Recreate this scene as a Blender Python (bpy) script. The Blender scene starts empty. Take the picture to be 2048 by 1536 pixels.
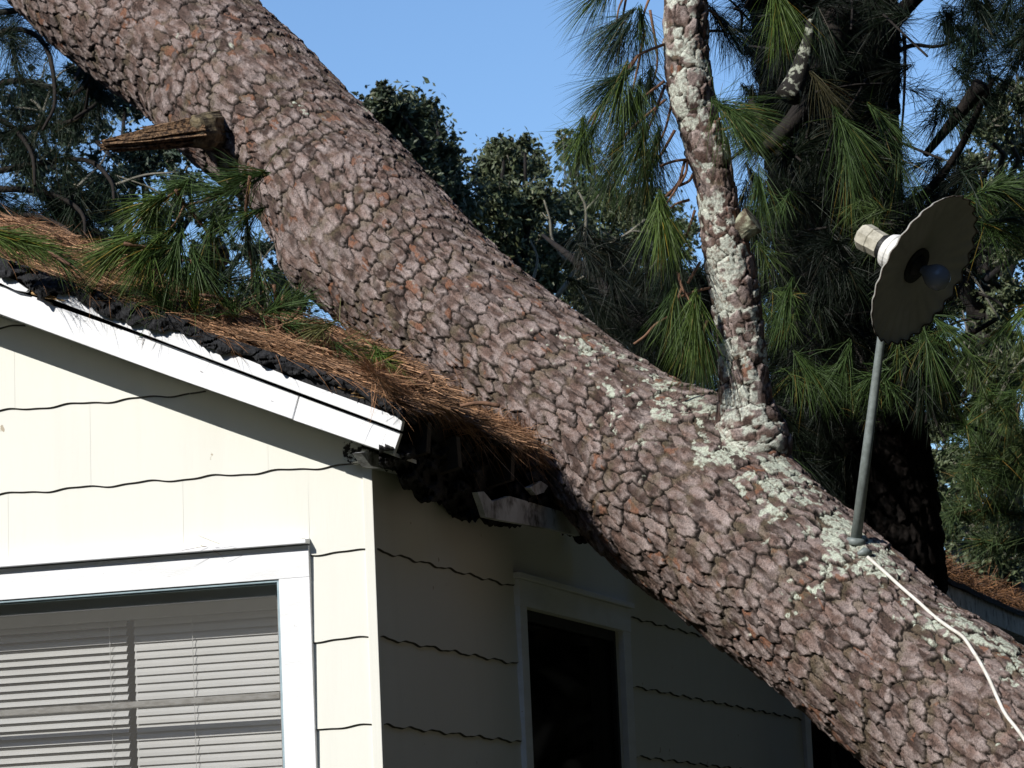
import bpy, math, random
import numpy as np
from mathutils import Vector, Matrix
random.seed(7)
RNG = np.random.default_rng(11)
SC = bpy.context.scene
COL = SC.collection

# ------------------------------------------------------------------ camera
FPX, PITCH, ROLL = 7000.0, math.radians(8.8), math.radians(-2.53)
CAMZ = 1.6
fwd = np.array([0, math.cos(PITCH), math.sin(PITCH)])
rt0 = np.array([1.0, 0, 0])
up0 = np.cross(rt0, fwd)
cr, sr = math.cos(ROLL), math.sin(ROLL)
right = cr * rt0 + sr * up0
up = -sr * rt0 + cr * up0
CAMP = np.array([0, 0, CAMZ])
cam = bpy.data.cameras.new('camera')
cam.sensor_width = 36.0
cam.lens = FPX / 2048 * 36.0
cam.clip_start = 0.1
cam.clip_end = 3000
cam.dof.use_dof = True
cam.dof.focus_distance = 11.6
cam.dof.aperture_fstop = 26.0
camo = bpy.data.objects.new('camera', cam)
m = Matrix(((right[0], up[0], -fwd[0], CAMP[0]), (right[1], up[1], -fwd[1], CAMP[1]),
            (right[2], up[2], -fwd[2], CAMP[2]), (0, 0, 0, 1)))
camo.matrix_world = m
COL.objects.link(camo)
SC.camera = camo

# ------------------------------------------------------------------ sky and sun
SUN_EL, SUN_HEAD = math.radians(35), math.radians(-137)   # heading clockwise from +Y
w = bpy.data.worlds.new('World')
SC.world = w
w.use_nodes = True
nt = w.node_tree
sky = nt.nodes.new('ShaderNodeTexSky')
sky.sky_type = 'NISHITA'
sky.sun_disc = False
sky.sun_elevation = SUN_EL
sky.sun_rotation = SUN_HEAD
sky.altitude = 0
sky.air_density = 1.0
sky.dust_density = 0.1
sky.ozone_density = 6.0
bg = nt.nodes['Background']
bg.inputs['Strength'].default_value = 0.14
nt.links.new(sky.outputs[0], bg.inputs['Color'])
sl = bpy.data.lights.new('sun', 'SUN')
sl.energy = 4.9
sl.angle = math.radians(0.5)
sl.color = (1.0, 0.965, 0.905)
so = bpy.data.objects.new('sun', sl)
sd = Vector((math.sin(SUN_HEAD) * math.cos(SUN_EL), math.cos(SUN_HEAD) * math.cos(SUN_EL), math.sin(SUN_EL)))
so.rotation_euler = sd.to_track_quat('Z', 'Y').to_euler()
so.location = (-6, -6, 12)
COL.objects.link(so)
SC.view_settings.view_transform = 'Standard'
SC.view_settings.look = 'None'
SC.view_settings.exposure = 0.16
SC.view_settings.gamma = 1.0
SC.render.engine = 'CYCLES'
SC.cycles.max_bounces = 6
SC.cycles.transparent_max_bounces = 12

# ------------------------------------------------------------------ geometry helpers
def ray(px, py):
    return right * ((px - 1024) / FPX) - up * ((py - 768) / FPX) + fwd

def at(px, py, d):
    "the place in the world that the photograph shows at (px, py), d metres deep"
    return CAMP + ray(px, py) * d

def pxv(dx, dy, dz=0.0):
    "picture direction (x right, y down) with a component away from the camera"
    v = right * dx - up * dy + fwd * dz
    return v / np.linalg.norm(v)

HH = math.radians(17.0)
US = np.array([math.sin(HH - math.pi / 2), math.cos(HH - math.pi / 2), 0.0])   # along the front wall, away from the corner
SS = np.array([math.sin(HH), math.cos(HH), 0.0])                              # along the side wall, away from the corner
_c = at(750, 1230, 10.9)
CORNER = np.array([_c[0], _c[1], 0.0])

def hp(u, s, z):
    return CORNER + US * u + SS * s + np.array([0, 0, z])

def on_front(px, py, s=0.0):
    r = ray(px, py)
    t = ((CORNER + SS * s - CAMP) @ SS) / (r @ SS)
    p = CAMP + r * t - CORNER
    return float(p @ US), float(p[2])

def on_side(px, py, u=0.0):
    r = ray(px, py)
    t = ((CORNER + US * u - CAMP) @ US) / (r @ US)
    p = CAMP + r * t - CORNER
    return float(p @ SS), float(p[2])

def link(name, me, mat=None, parent=None):
    o = bpy.data.objects.new(name, me)
    COL.objects.link(o)
    if mat is not None:
        me.materials.append(mat)
    if parent is not None:
        o.parent = parent
        o.matrix_parent_inverse = parent.matrix_world.inverted()
    return o

def thing(name, label, cat, loc, group=None, kind=None):
    o = bpy.data.objects.new(name, None)
    o.location = tuple(float(v) for v in loc)
    COL.objects.link(o)
    tag(o, label, cat, group, kind)
    o.matrix_world = Matrix.Translation(o.location)
    return o

def tag(o, label=None, cat=None, group=None, kind=None):
    if label: o['label'] = label
    if cat: o['category'] = cat
    if group: o['group'] = group
    if kind: o['kind'] = kind
    return o

def np_mesh(name, V, F, cols=None, smooth=False):
    "V (n,3), F (m,k) array of equal sized faces"
    V = np.asarray(V, dtype=np.float32)
    F = np.asarray(F, dtype=np.int32)
    me = bpy.data.meshes.new(name)
    me.vertices.add(len(V))
    me.vertices.foreach_set('co', V.ravel())
    k = F.shape[1]
    me.loops.add(F.size)
    me.loops.foreach_set('vertex_index', F.ravel())
    me.polygons.add(len(F))
    me.polygons.foreach_set('loop_start', np.arange(0, F.size, k, dtype=np.int32))
    me.polygons.foreach_set('use_smooth', np.full(len(F), smooth, dtype=bool))
    me.update(calc_edges=True)
    if cols is not None:
        a = me.color_attributes.new('tint', 'FLOAT_COLOR', 'POINT')
        c = np.ones((len(V), 4), dtype=np.float32)
        c[:, :3] = cols
        a.data.foreach_set('color', c.ravel())
    return me

class MB:
    "collects polygons for one mesh"
    def __init__(s):
        s.v = []; s.f = []
    def poly(s, pts, thick):
        "prism from an outline of 3D points, extruded by the vector thick"
        n = len(pts); b = len(s.v)
        th = np.asarray(thick, float)
        s.v += [np.asarray(p, float) for p in pts] + [np.asarray(p, float) + th for p in pts]
        s.f.append(tuple(range(b, b + n)))
        s.f.append(tuple(range(b + 2 * n - 1, b + n - 1, -1)))
        for i in range(n):
            j = (i + 1) % n
            s.f.append((b + i, b + n + i, b + n + j, b + j))
        return s
    def hbox(s, u0, u1, s0, s1, z0, z1):
        s.poly([hp(u0, s0, z0), hp(u1, s0, z0), hp(u1, s0, z1), hp(u0, s0, z1)], SS * (s1 - s0))
        return s
    def tube(s, pts, rad, n=8, cap=True):
        pts = [np.asarray(p, float) for p in pts]
        b = len(s.v)
        prev = None
        for i, p in enumerate(pts):
            a = pts[min(i + 1, len(pts) - 1)] - pts[max(i - 1, 0)]
            a = a / (np.linalg.norm(a) + 1e-12)
            if prev is None:
                ref = np.array([0, 0, 1.0]) if abs(a[2]) < .9 else np.array([1.0, 0, 0])
                e1 = np.cross(a, ref)
            else:
                e1 = prev - a * (prev @ a)
            e1 /= np.linalg.norm(e1); prev = e1
            e2 = np.cross(a, e1)
            r = rad[i] if hasattr(rad, '__len__') else rad
            for k in range(n):
                t = 2 * math.pi * k / n
                s.v.append(p + (e1 * math.cos(t) + e2 * math.sin(t)) * r)
        for i in range(len(pts) - 1):
            for k in range(n):
                k2 = (k + 1) % n
                s.f.append((b + i * n + k, b + i * n + k2, b + (i + 1) * n + k2, b + (i + 1) * n + k))
        if cap:
            s.f.append(tuple(b + n - 1 - k for k in range(n)))
            s.f.append(tuple(b + (len(pts) - 1) * n + k for k in range(n)))
        return s
    def build(s, name, mat, parent=None, smooth=False, bevel=0.0):
        me = bpy.data.meshes.new(name)
        me.from_pydata([tuple(v) for v in s.v], [], s.f)
        me.update()
        if smooth:
            me.polygons.foreach_set('use_smooth', [True] * len(me.polygons))
        o = link(name, me, mat, parent)
        if bevel:
            md = o.modifiers.new('bevel', 'BEVEL')
            md.width = bevel; md.segments = 2; md.limit_method = 'ANGLE'
        return o

# ------------------------------------------------------------------ numpy noise
def _hash(ix, iy, iz, seed):
    h = (ix.astype(np.uint32) * np.uint32(374761393) + iy.astype(np.uint32) * np.uint32(668265263)
         + iz.astype(np.uint32) * np.uint32(2147483647 - 83492791) + np.uint32(seed * 7919 + 17))
    h = (h ^ (h >> np.uint32(13))) * np.uint32(1274126177)
    h = (h ^ (h >> np.uint32(16))) * np.uint32(2246822519)
    h = h ^ (h >> np.uint32(15))
    return (h & np.uint32(0xFFFFFF)).astype(np.float32) / 16777215.0

def vnoise(P, scale, seed=0):
    "value noise 0..1 on points (n,3)"
    q = P * scale
    i = np.floor(q).astype(np.int64)
    f = (q - i).astype(np.float32)
    f = f * f * (3 - 2 * f)
    out = 0
    for dx in (0, 1):
        wx = f[:, 0] if dx else 1 - f[:, 0]
        for dy in (0, 1):
            wy = f[:, 1] if dy else 1 - f[:, 1]
            for dz in (0, 1):
                wz = f[:, 2] if dz else 1 - f[:, 2]
                out = out + wx * wy * wz * _hash(i[:, 0] + dx, i[:, 1] + dy, i[:, 2] + dz, seed)
    return out

def fbm(P, scale, oct=3, seed=0):
    a, s, t = 1.0, 0, 0
    for k in range(oct):
        s = s + a * vnoise(P, scale * 2 ** k, seed + k * 13); t += a; a *= .5
    return s / t

def sstep(a, b, x):
    t = np.clip((x - a) / (b - a), 0, 1)
    return t * t * (3 - 2 * t)

# ------------------------------------------------------------------ materials
def mat(name, color=(.5, .5, .5), rough=.8, spec=.3, metal=0.0):
    m = bpy.data.materials.new(name)
    m.use_nodes = True
    b = m.node_tree.nodes['Principled BSDF']
    b.inputs['Base Color'].default_value = (*color, 1)
    b.inputs['Roughness'].default_value = rough
    b.inputs['Specular IOR Level'].default_value = spec
    b.inputs['Metallic'].default_value = metal
    return m, m.node_tree, b

def add(ntr, kind, **kw):
    n = ntr.nodes.new(kind)
    for k, v in kw.items():
        if hasattr(n, k): setattr(n, k, v)
        else: n.inputs[k].default_value = v
    return n

def coords(ntr, scale=(1, 1, 1), rot=(0, 0, 0)):
    tc = ntr.nodes.new('ShaderNodeNewGeometry')
    mp = ntr.nodes.new('ShaderNodeMapping')
    mp.inputs['Scale'].default_value = scale
    mp.inputs['Rotation'].default_value = rot
    ntr.links.new(tc.outputs['Position'], mp.inputs['Vector'])
    return mp.outputs[0]

def noise_mat(name, c1, c2, scale=8, lo=.35, hi=.65, rough=.8, bump=.0, bscale=40, stretch=(1, 1, 1), spec=.3, c3=None, s3=3, l3=.6, h3=.7, dist=.01):
    m, t, b = mat(name, c1, rough, spec)
    co = coords(t, stretch)
    n = add(t, 'ShaderNodeTexNoise', Scale=scale, Detail=6.0, Roughness=.6)
    t.links.new(co, n.inputs['Vector'])
    r = t.nodes.new('ShaderNodeValToRGB')
    r.color_ramp.elements[0].position = lo; r.color_ramp.elements[1].position = hi
    r.color_ramp.elements[0].color = (*c1, 1); r.color_ramp.elements[1].color = (*c2, 1)
    t.links.new(n.outputs['Fac'], r.inputs[0])
    out = r.outputs[0]
    if c3 is not None:
        n3 = add(t, 'ShaderNodeTexNoise', Scale=s3, Detail=8.0, Roughness=.65)
        t.links.new(co, n3.inputs['Vector'])
        r3 = t.nodes.new('ShaderNodeValToRGB')
        r3.color_ramp.elements[0].position = l3; r3.color_ramp.elements[1].position = h3
        t.links.new(n3.outputs['Fac'], r3.inputs[0])
        mx = t.nodes.new('ShaderNodeMix'); mx.data_type = 'RGBA'
        t.links.new(r3.outputs[0], mx.inputs[0]); t.links.new(out, mx.inputs[6])
        mx.inputs[7].default_value = (*c3, 1)
        out = mx.outputs[2]
    t.links.new(out, b.inputs['Base Color'])
    if bump:
        n2 = add(t, 'ShaderNodeTexNoise', Scale=bscale, Detail=6.0, Roughness=.65)
        t.links.new(co, n2.inputs['Vector'])
        bp = add(t, 'ShaderNodeBump', Strength=bump, Distance=dist)
        t.links.new(n2.outputs['Fac'], bp.inputs['Height'])
        t.links.new(bp.outputs[0], b.inputs['Normal'])
    return m

def tint_mat(name, rough=.85, spec=.2, bump=0, bscale=200, var=.25, nscale=120, trans=0.0, dist=.003):
    m, t, b = mat(name, (.5, .5, .5), rough, spec)
    a = t.nodes.new('ShaderNodeAttribute'); a.attribute_name = 'tint'
    co = coords(t)
    n = add(t, 'ShaderNodeTexNoise', Scale=nscale, Detail=4.0, Roughness=.6)
    t.links.new(co, n.inputs['Vector'])
    mr = add(t, 'ShaderNodeMapRange'); mr.inputs['From Min'].default_value = .3; mr.inputs['From Max'].default_value = .7
    mr.inputs['To Min'].default_value = 1 - var; mr.inputs['To Max'].default_value = 1 + var
    t.links.new(n.outputs['Fac'], mr.inputs['Value'])
    mu = t.nodes.new('ShaderNodeVectorMath'); mu.operation = 'SCALE'
    t.links.new(a.outputs['Color'], mu.inputs[0]); t.links.new(mr.outputs[0], mu.inputs['Scale'])
    t.links.new(mu.outputs[0], b.inputs['Base Color'])
    if bump:
        n2 = add(t, 'ShaderNodeTexNoise', Scale=bscale, Detail=5.0, Roughness=.7)
        t.links.new(co, n2.inputs['Vector'])
        bp = add(t, 'ShaderNodeBump', Strength=bump, Distance=dist)
        t.links.new(n2.outputs['Fac'], bp.inputs['Height'])
        t.links.new(bp.outputs[0], b.inputs['Normal'])
    if trans:
        tr = t.nodes.new('ShaderNodeBsdfTranslucent')
        t.links.new(mu.outputs[0], tr.inputs['Color'])
        mx = t.nodes.new('ShaderNodeMixShader'); mx.inputs[0].default_value = trans
        out = t.nodes['Material Output']
        t.links.new(b.outputs[0], mx.inputs[1]); t.links.new(tr.outputs[0], mx.inputs[2])
        t.links.new(mx.outputs[0], out.inputs['Surface'])
    return m

M = {}
M['bark'] = tint_mat('pine_bark', .85, .18, .8, 210, .42, 190, dist=.005)
M['needle'] = tint_mat('pine_needles', .55, .25, 0, 1, .2, 30, trans=.15)
M['straw'] = tint_mat('pine_straw', .65, .3, 0, 1, .25, 40)
M['leaf'] = tint_mat('oak_leaves', .5, .35, 0, 1, .2, 5, trans=.1)
M['twig'] = noise_mat('twig_bark', (.13, .07, .045), (.22, .12, .07), 30, bump=.4, bscale=80)
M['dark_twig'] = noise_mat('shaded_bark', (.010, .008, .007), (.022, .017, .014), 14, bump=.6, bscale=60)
M['pale_twig'] = noise_mat('grey_oak_bark', (.11, .10, .075), (.24, .22, .17), 6, bump=.3, bscale=30)
M['lichen_twig'] = noise_mat('lichened_bark', (.012, .010, .008), (.30, .31, .24), 30, .52, .60, bump=.5, bscale=80)
M['wood'] = noise_mat('torn_wood', (.27, .165, .09), (.045, .026, .016), 60, .42, .58, bump=1.0, bscale=120, stretch=(1, 1, 1))
M['fresh_wood'] = noise_mat('split_wood', (.62, .42, .2), (.32, .17, .07), 70, .4, .65, bump=.5, bscale=150)
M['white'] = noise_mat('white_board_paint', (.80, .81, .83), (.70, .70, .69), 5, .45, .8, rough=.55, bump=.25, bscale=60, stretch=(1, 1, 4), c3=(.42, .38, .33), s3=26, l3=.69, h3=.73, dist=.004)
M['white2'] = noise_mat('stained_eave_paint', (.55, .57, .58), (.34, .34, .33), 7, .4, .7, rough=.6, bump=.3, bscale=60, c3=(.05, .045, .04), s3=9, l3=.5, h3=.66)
M['cream'] = None
M['shingle'] = noise_mat('asphalt_shingle', (.010, .0105, .012), (.034, .034, .037), 120, .35, .7, rough=.9, bump=.9, bscale=300, dist=.004)
M['felt'] = noise_mat('roofing_felt', (.010, .010, .010), (.022, .020, .019), 30, rough=.95, bump=.6, bscale=60)
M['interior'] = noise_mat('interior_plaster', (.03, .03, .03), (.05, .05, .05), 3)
M['alu'] = noise_mat('window_track_metal', (.32, .42, .46), (.24, .32, .36), 20, rough=.5, spec=.5)
M['sash'] = noise_mat('weathered_sash', (.46, .45, .42), (.30, .28, .25), 25, .4, .7, rough=.7, bump=.3, bscale=80, stretch=(1, 1, 3))
M['slat'] = noise_mat('blind_slat', (.72, .72, .70), (.64, .64, .62), 3, rough=.5)
M['steel'] = noise_mat('galvanised_steel', (.20, .23, .22), (.13, .15, .14), 60, rough=.5, spec=.5)
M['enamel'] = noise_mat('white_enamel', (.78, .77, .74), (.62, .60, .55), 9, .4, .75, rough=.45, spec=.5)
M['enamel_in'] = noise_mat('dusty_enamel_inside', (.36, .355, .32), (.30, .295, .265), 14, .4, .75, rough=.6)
M['black'] = noise_mat('black_rubber', (.01, .01, .01), (.02, .02, .02), 30, rough=.6)
M['cable'] = noise_mat('white_cable_jacket', (.72, .70, .64), (.55, .52, .46), 25, rough=.5)

def cream():
    m, t, b = mat('cream_siding_paint', (.74, .72, .6), .6, .25)
    co = coords(t)
    n = add(t, 'ShaderNodeTexNoise', Scale=1.6, Detail=5.0)
    t.links.new(co, n.inputs['Vector'])
    r = t.nodes.new('ShaderNodeValToRGB')
    r.color_ramp.elements[0].position = .35; r.color_ramp.elements[1].position = .7
    r.color_ramp.elements[0].color = (.73, .725, .66, 1); r.color_ramp.elements[1].color = (.70, .695, .63, 1)
    t.links.new(n.outputs['Fac'], r.inputs[0])
    # dirt specks and nail heads
    n4 = add(t, 'ShaderNodeTexNoise', Scale=22.0, Detail=3.0)
    t.links.new(co, n4.inputs['Vector'])
    r4 = t.nodes.new('ShaderNodeValToRGB')
    r4.color_ramp.elements[0].position = .735; r4.color_ramp.elements[1].position = .76
    t.links.new(n4.outputs['Fac'], r4.inputs[0])
    mx = t.nodes.new('ShaderNodeMix'); mx.data_type = 'RGBA'
    t.links.new(r4.outputs[0], mx.inputs[0]); t.links.new(r.outputs[0], mx.inputs[6])
    mx.inputs[7].default_value = (.42, .36, .27, 1)
    # faint run-off streaks
    c5 = coords(t, (9, 9, .35))
    n5 = add(t, 'ShaderNodeTexNoise', Scale=1.0, Detail=5.0)
    t.links.new(c5, n5.inputs['Vector'])
    r5 = t.nodes.new('ShaderNodeValToRGB')
    r5.color_ramp.elements[0].position = .55; r5.color_ramp.elements[1].position = .85
    r5.color_ramp.elements[1].color = (.25, .25, .25, 1)
    t.links.new(n5.outputs['Fac'], r5.inputs[0])
    mx2 = t.nodes.new('ShaderNodeMix'); mx2.data_type = 'RGBA'
    t.links.new(r5.outputs[0], mx2.inputs[0]); t.links.new(mx.outputs[2], mx2.inputs[6])
    mx2.inputs[7].default_value = (.55, .54, .46, 1)
    t.links.new(mx2.outputs[2], b.inputs['Base Color'])
    c2 = coords(t, (330, 330, 3.0))       # combed vertical grain of the shingles
    n2 = add(t, 'ShaderNodeTexNoise', Scale=1.0, Detail=2.0)
    t.links.new(c2, n2.inputs['Vector'])
    bp = add(t, 'ShaderNodeBump', Strength=.22, Distance=.002)
    t.links.new(n2.outputs['Fac'], bp.inputs['Height'])
    t.links.new(bp.outputs[0], b.inputs['Normal'])
    return m
M['cream'] = cream()

def pane_mat(name, tint, gloss=.06, trans=.75, dm=.12):
    m = bpy.data.materials.new(name); m.use_nodes = True
    t = m.node_tree; t.nodes.clear()
    out = t.nodes.new('ShaderNodeOutputMaterial')
    tr = t.nodes.new('ShaderNodeBsdfTransparent'); tr.inputs[0].default_value = (trans, trans, trans, 1)
    df = t.nodes.new('ShaderNodeBsdfDiffuse'); df.inputs[0].default_value = (*tint, 1)
    gl = t.nodes.new('ShaderNodeBsdfGlossy'); gl.inputs['Roughness'].default_value = .03
    m1 = t.nodes.new('ShaderNodeMixShader'); m1.inputs[0].default_value = dm
    m2 = t.nodes.new('ShaderNodeMixShader'); m2.inputs[0].default_value = gloss
    t.links.new(tr.outputs[0], m1.inputs[1]); t.links.new(df.outputs[0], m1.inputs[2])
    t.links.new(m1.outputs[0], m2.inputs[1]); t.links.new(gl.outputs[0], m2.inputs[2])
    t.links.new(m2.outputs[0], out.inputs['Surface'])
    return m
M['pane'] = pane_mat('screened_glass', (.30, .29, .27), .03, .93, .11)
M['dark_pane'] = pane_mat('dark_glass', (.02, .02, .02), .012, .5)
def bulb_mat():
    m, t, b = mat('frosted_bulb_glass', (.26, .28, .32), .25, .5)
    b.inputs['Transmission Weight'].default_value = .3
    return m
M['bulb'] = bulb_mat()

# ------------------------------------------------------------------ ground
def ground():
    n = 60
    xs = np.linspace(-1, 1, n) ** 3 * 600
    X, Y = np.meshgrid(xs, xs, indexing='ij')
    P = np.stack([X.ravel(), Y.ravel() + 10, np.zeros(n * n)], 1)
    P[:, 2] = (fbm(P + 500, .12, 3) - .5) * .1
    idx = np.arange(n * n).reshape(n, n)
    F = np.stack([idx[:-1, :-1], idx[1:, :-1], idx[1:, 1:], idx[:-1, 1:]], -1).reshape(-1, 4)
    o = link('ground', np_mesh('ground', P, F, smooth=True),
             noise_mat('grass_ground', (.025, .035, .012), (.06, .055, .03), 2.0, bump=.5, bscale=30))
    tag(o, kind='structure')
ground()

# ------------------------------------------------------------------ bark tubes
def voro(a, b, nb, seed):
    "cellular pattern on (a,b), b periodic with nb cells: F1, F2, cell random, offset along a"
    ia = np.floor(a).astype(np.int64); ib = np.floor(b).astype(np.int64)
    F1 = np.full(a.shape, 9., np.float32); F2 = F1.copy()
    cid = np.zeros(a.shape, np.float32); da1 = np.zeros(a.shape, np.float32); db1 = np.zeros(a.shape, np.float32)
    zer = np.zeros_like(ia)
    for di in (-1, 0, 1):
        for dj in (-1, 0, 1):
            ca = ia + di; cb = ib + dj
            cbm = cb % nb
            r1 = _hash(ca, cbm, zer, seed); r2 = _hash(ca, cbm, zer + 5, seed)
            pa = ca + .5 + (r1 - .5) * .72; pb = cb + .5 + (ca % 2) * .4 + (r2 - .5) * .6
            dx = (a - pa).astype(np.float32); dy = (b - pb).astype(np.float32)
            d = np.sqrt(dx * dx + dy * dy)
            new = d < F1
            F2 = np.where(new, F1, np.minimum(F2, d))
            rc = _hash(ca, cbm, zer + 9, seed)
            cid = np.where(new, rc, cid); da1 = np.where(new, dx, da1); db1 = np.where(new, dy, db1)
            F1 = np.where(new, d, F1)
    return F1, F2, cid, da1, db1

def smooth_path(pts, vals, n):
    "Catmull-Rom through pts with values, n samples evenly by length"
    P = np.concatenate([pts, np.asarray(vals, float)[:, None]], 1)
    P = np.vstack([2 * P[0] - P[1], P, 2 * P[-1] - P[-2]])
    out = []
    for i in range(1, len(P) - 2):
        for t in np.linspace(0, 1, 40, endpoint=False):
            p0, p1, p2, p3 = P[i - 1], P[i], P[i + 1], P[i + 2]
            out.append(.5 * ((2 * p1) + (p2 - p0) * t + (2 * p0 - 5 * p1 + 4 * p2 - p3) * t ** 2 + (3 * p1 - p0 - 3 * p2 + p3) * t ** 3))
    out.append(P[-2])
    out = np.array(out)
    L = np.r_[0, np.cumsum(np.linalg.norm(np.diff(out[:, :3], axis=0), axis=1))]
    return out, L

def bark_tube(name, pts, rads, parent, step=.0031, Lv=.078, Lc=.052, depth=.013, seed=1, fine=None,
              lichen=None, bulges=(), dark=1.0, lcol=(.43, .46, .375), front=115, end_cap=True):
    path, L = smooth_path(np.array(pts), rads, 40)
    tot = L[-1]
    vs = [0.0]
    while vs[-1] < tot:
        x = vs[-1]
        st = step if (fine is None or fine[0] <= x <= fine[1]) else step * 4
        vs.append(x + st)
    vs[-1] = tot
    vs = np.array(vs)
    C = np.stack([np.interp(vs, L, path[:, k]) for k in range(3)], 1)
    R = np.interp(vs, L, path[:, 3])
    # smooth the axis tangent
    T = np.stack([np.interp(vs, L, np.gradient(path[:, k], L)) for k in range(3)], 1)
    T /= np.linalg.norm(T, axis=1)[:, None]
    tc = CAMP - C
    E1 = tc - (tc * T).sum(1)[:, None] * T
    E1 /= np.linalg.norm(E1, axis=1)[:, None]
    E2 = np.cross(E1, T)
    flip = np.sign((E2 @ up).mean()) or 1
    E2 = E2 * flip                                   # theta = +90 deg points to the upper side
    Rm = R.mean()
    fr = math.radians(front)
    nf = int(2 * fr * Rm / step); nbk = max(8, int((2 * math.pi - 2 * fr) * Rm / step / 5))
    th = np.r_[np.linspace(-fr, fr, nf, endpoint=False), np.linspace(fr, 2 * math.pi - fr, nbk, endpoint=False)]
    nb = max(5, int(round(2 * math.pi * Rm / Lc)))
    V, TH = np.meshgrid(vs, th, indexing='ij')
    shp = V.shape
    v = V.ravel(); t_ = TH.ravel()
    cyl = np.stack([v, np.cos(t_) * Rm, np.sin(t_) * Rm], 1) + seed * 10.0 + 50
    w1 = vnoise(cyl, 18, seed) - .5; w2 = vnoise(cyl, 18, seed + 3) - .5
    w3 = vnoise(cyl, 60, seed + 5) - .5; w4 = vnoise(cyl, 60, seed + 6) - .5
    w5 = vnoise(cyl, 4, seed + 7) - .5; w6 = vnoise(cyl, 4, seed + 8) - .5
    w7 = vnoise(cyl, 150, seed + 50) - .5; w8 = vnoise(cyl, 150, seed + 51) - .5
    a = v / Lv + w1 * .50 + w3 * .24 + w5 * 1.2 + w7 * .09
    b = (t_ / (2 * math.pi)) * nb + w2 * .5 + w4 * .26 + w6 * 1.0 + w8 * .10
    F1, F2, cid, da, db = voro(a, b, nb, seed)
    cr_ = (F2 - F1) + (vnoise(cyl, 90, seed + 9) - .5) * .08
    wid = (.70 + .75 * sstep(-.25, .35, da)) * (.10 + .15 * vnoise(cyl, 7, seed + 60)) + 0 * vnoise(cyl, 7, seed + 60)       # cracks of uneven width
    merge = sstep(.62, .72, vnoise(cyl, 11, seed + 63)) * .75      # some neighbouring plates run together
    e = np.maximum(np.clip(cr_ / wid * 1.25 - .12, 0, 1) ** .55, merge)
    # second, finer set of splits inside the plates
    G1, G2, gid, ga, gb = voro(a * 2.3 + w3 * .5, b * 1.6 + w4 * .5, int(nb * 1.6) if abs(nb * 1.6 - int(nb * 1.6)) < 1e-6 else nb * 2, seed + 20)
    fe = sstep(.0, .10, (G2 - G1) + (vnoise(cyl, 120, seed + 61) - .5) * .1)
    sub = (vnoise(cyl, 5, seed + 62) > .40).astype(np.float32) * (gid > .3)
    # layered flakes: terraces of noise drawn out along the stem
    q = cyl * np.array([.40, 1, 1])
    n1 = fbm(q, 34, 3, seed + 30)
    lev = n1 * 7 + cid * 5
    ter = np.floor(lev) ; frac = lev - ter
    terr = (ter - cid * 5) / 7 + sstep(.0, .14, frac) / 7
    grain = vnoise(cyl * np.array([.25, 1, 1]), 260, seed + 33) - .5
    plate = .50 + .42 * cid + .72 * np.clip(da, -.7, .7) + .18 * np.clip(-db, -.6, .6)
    rough = fbm(cyl * np.array([.35, 1, 1]), 120, 3, seed + 34) - .5
    h = e * plate + e * (terr - .5) * 1.1 - (1 - fe) * sub * .16 * e + grain * .10 + rough * .42
    h = h * depth
    lich = np.zeros_like(v)
    if lichen is not None:
        lm = lichen(v, t_)
        ln = fbm(cyl, 9, 2, seed + 40) * .55 + fbm(cyl, 42, 3, seed + 41) * .65
        lich = sstep(0, .05, ln + (cid - .5) * .22 - (1.03 - lm * .52)) * sstep(.15, .5, e) * (.35 + .65 * sstep(.30, .5, fbm(cyl, 130, 2, seed + 43)))
        h = h * (1 - .55 * lich) + .55 * .62 * lich * depth
    big = (fbm(cyl, 3.0, 2, seed + 70) - .5) * .018 * Rm / .3
    rr = np.repeat(R, shp[1]) + h + big
    for (bv, bt, sv, st_, amp) in bulges:
        dt = (t_ - bt + math.pi) % (2 * math.pi) - math.pi
        rr = rr + amp * np.exp(-((v - bv) / sv) ** 2 - (dt / st_) ** 2)
    Cr = np.repeat(C, shp[1], axis=0); E1r = np.repeat(E1, shp[1], axis=0); E2r = np.repeat(E2, shp[1], axis=0)
    P = Cr + (E1r * np.cos(t_)[:, None] + E2r * np.sin(t_)[:, None]) * rr[:, None]
    # plate colours
    def c(*x): return np.array(x, np.float32)
    tone = fbm(cyl, 9, 2, seed + 80)
    k1 = _hash((ter * 3).astype(np.int64), (cid * 1e4).astype(np.int64), np.zeros(len(v), np.int64), seed)
    col = c(.150, .105, .090)[None] * (.40 + .95 * k1[:, None]) + c(.03, .03, .03)[None] * (tone[:, None] - .5)
    col = col * (.50 + 1.05 * fbm(cyl * np.array([.3, 1, 1]), 90, 2, seed + 85))[:, None]
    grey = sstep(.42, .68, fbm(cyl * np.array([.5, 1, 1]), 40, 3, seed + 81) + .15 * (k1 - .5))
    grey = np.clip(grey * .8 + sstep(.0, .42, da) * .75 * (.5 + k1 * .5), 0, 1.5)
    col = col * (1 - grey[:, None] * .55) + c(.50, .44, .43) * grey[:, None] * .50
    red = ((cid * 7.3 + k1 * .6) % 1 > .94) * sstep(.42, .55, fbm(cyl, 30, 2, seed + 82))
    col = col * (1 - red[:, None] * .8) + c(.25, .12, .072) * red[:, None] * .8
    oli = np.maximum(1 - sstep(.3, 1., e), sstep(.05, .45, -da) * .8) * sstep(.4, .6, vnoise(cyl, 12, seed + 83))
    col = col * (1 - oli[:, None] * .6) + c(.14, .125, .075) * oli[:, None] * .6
    crk = (1 - sstep(.25, .85, e))
    col = col * (1 - crk[:, None]) + c(.013, .010, .008) * crk[:, None]
    s2 = ((1 - fe) * sub)
    col = col * (1 - s2[:, None] * .55)
    lc = c(*lcol) * (.82 + .36 * vnoise(cyl, 45, seed + 90)[:, None])
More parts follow.
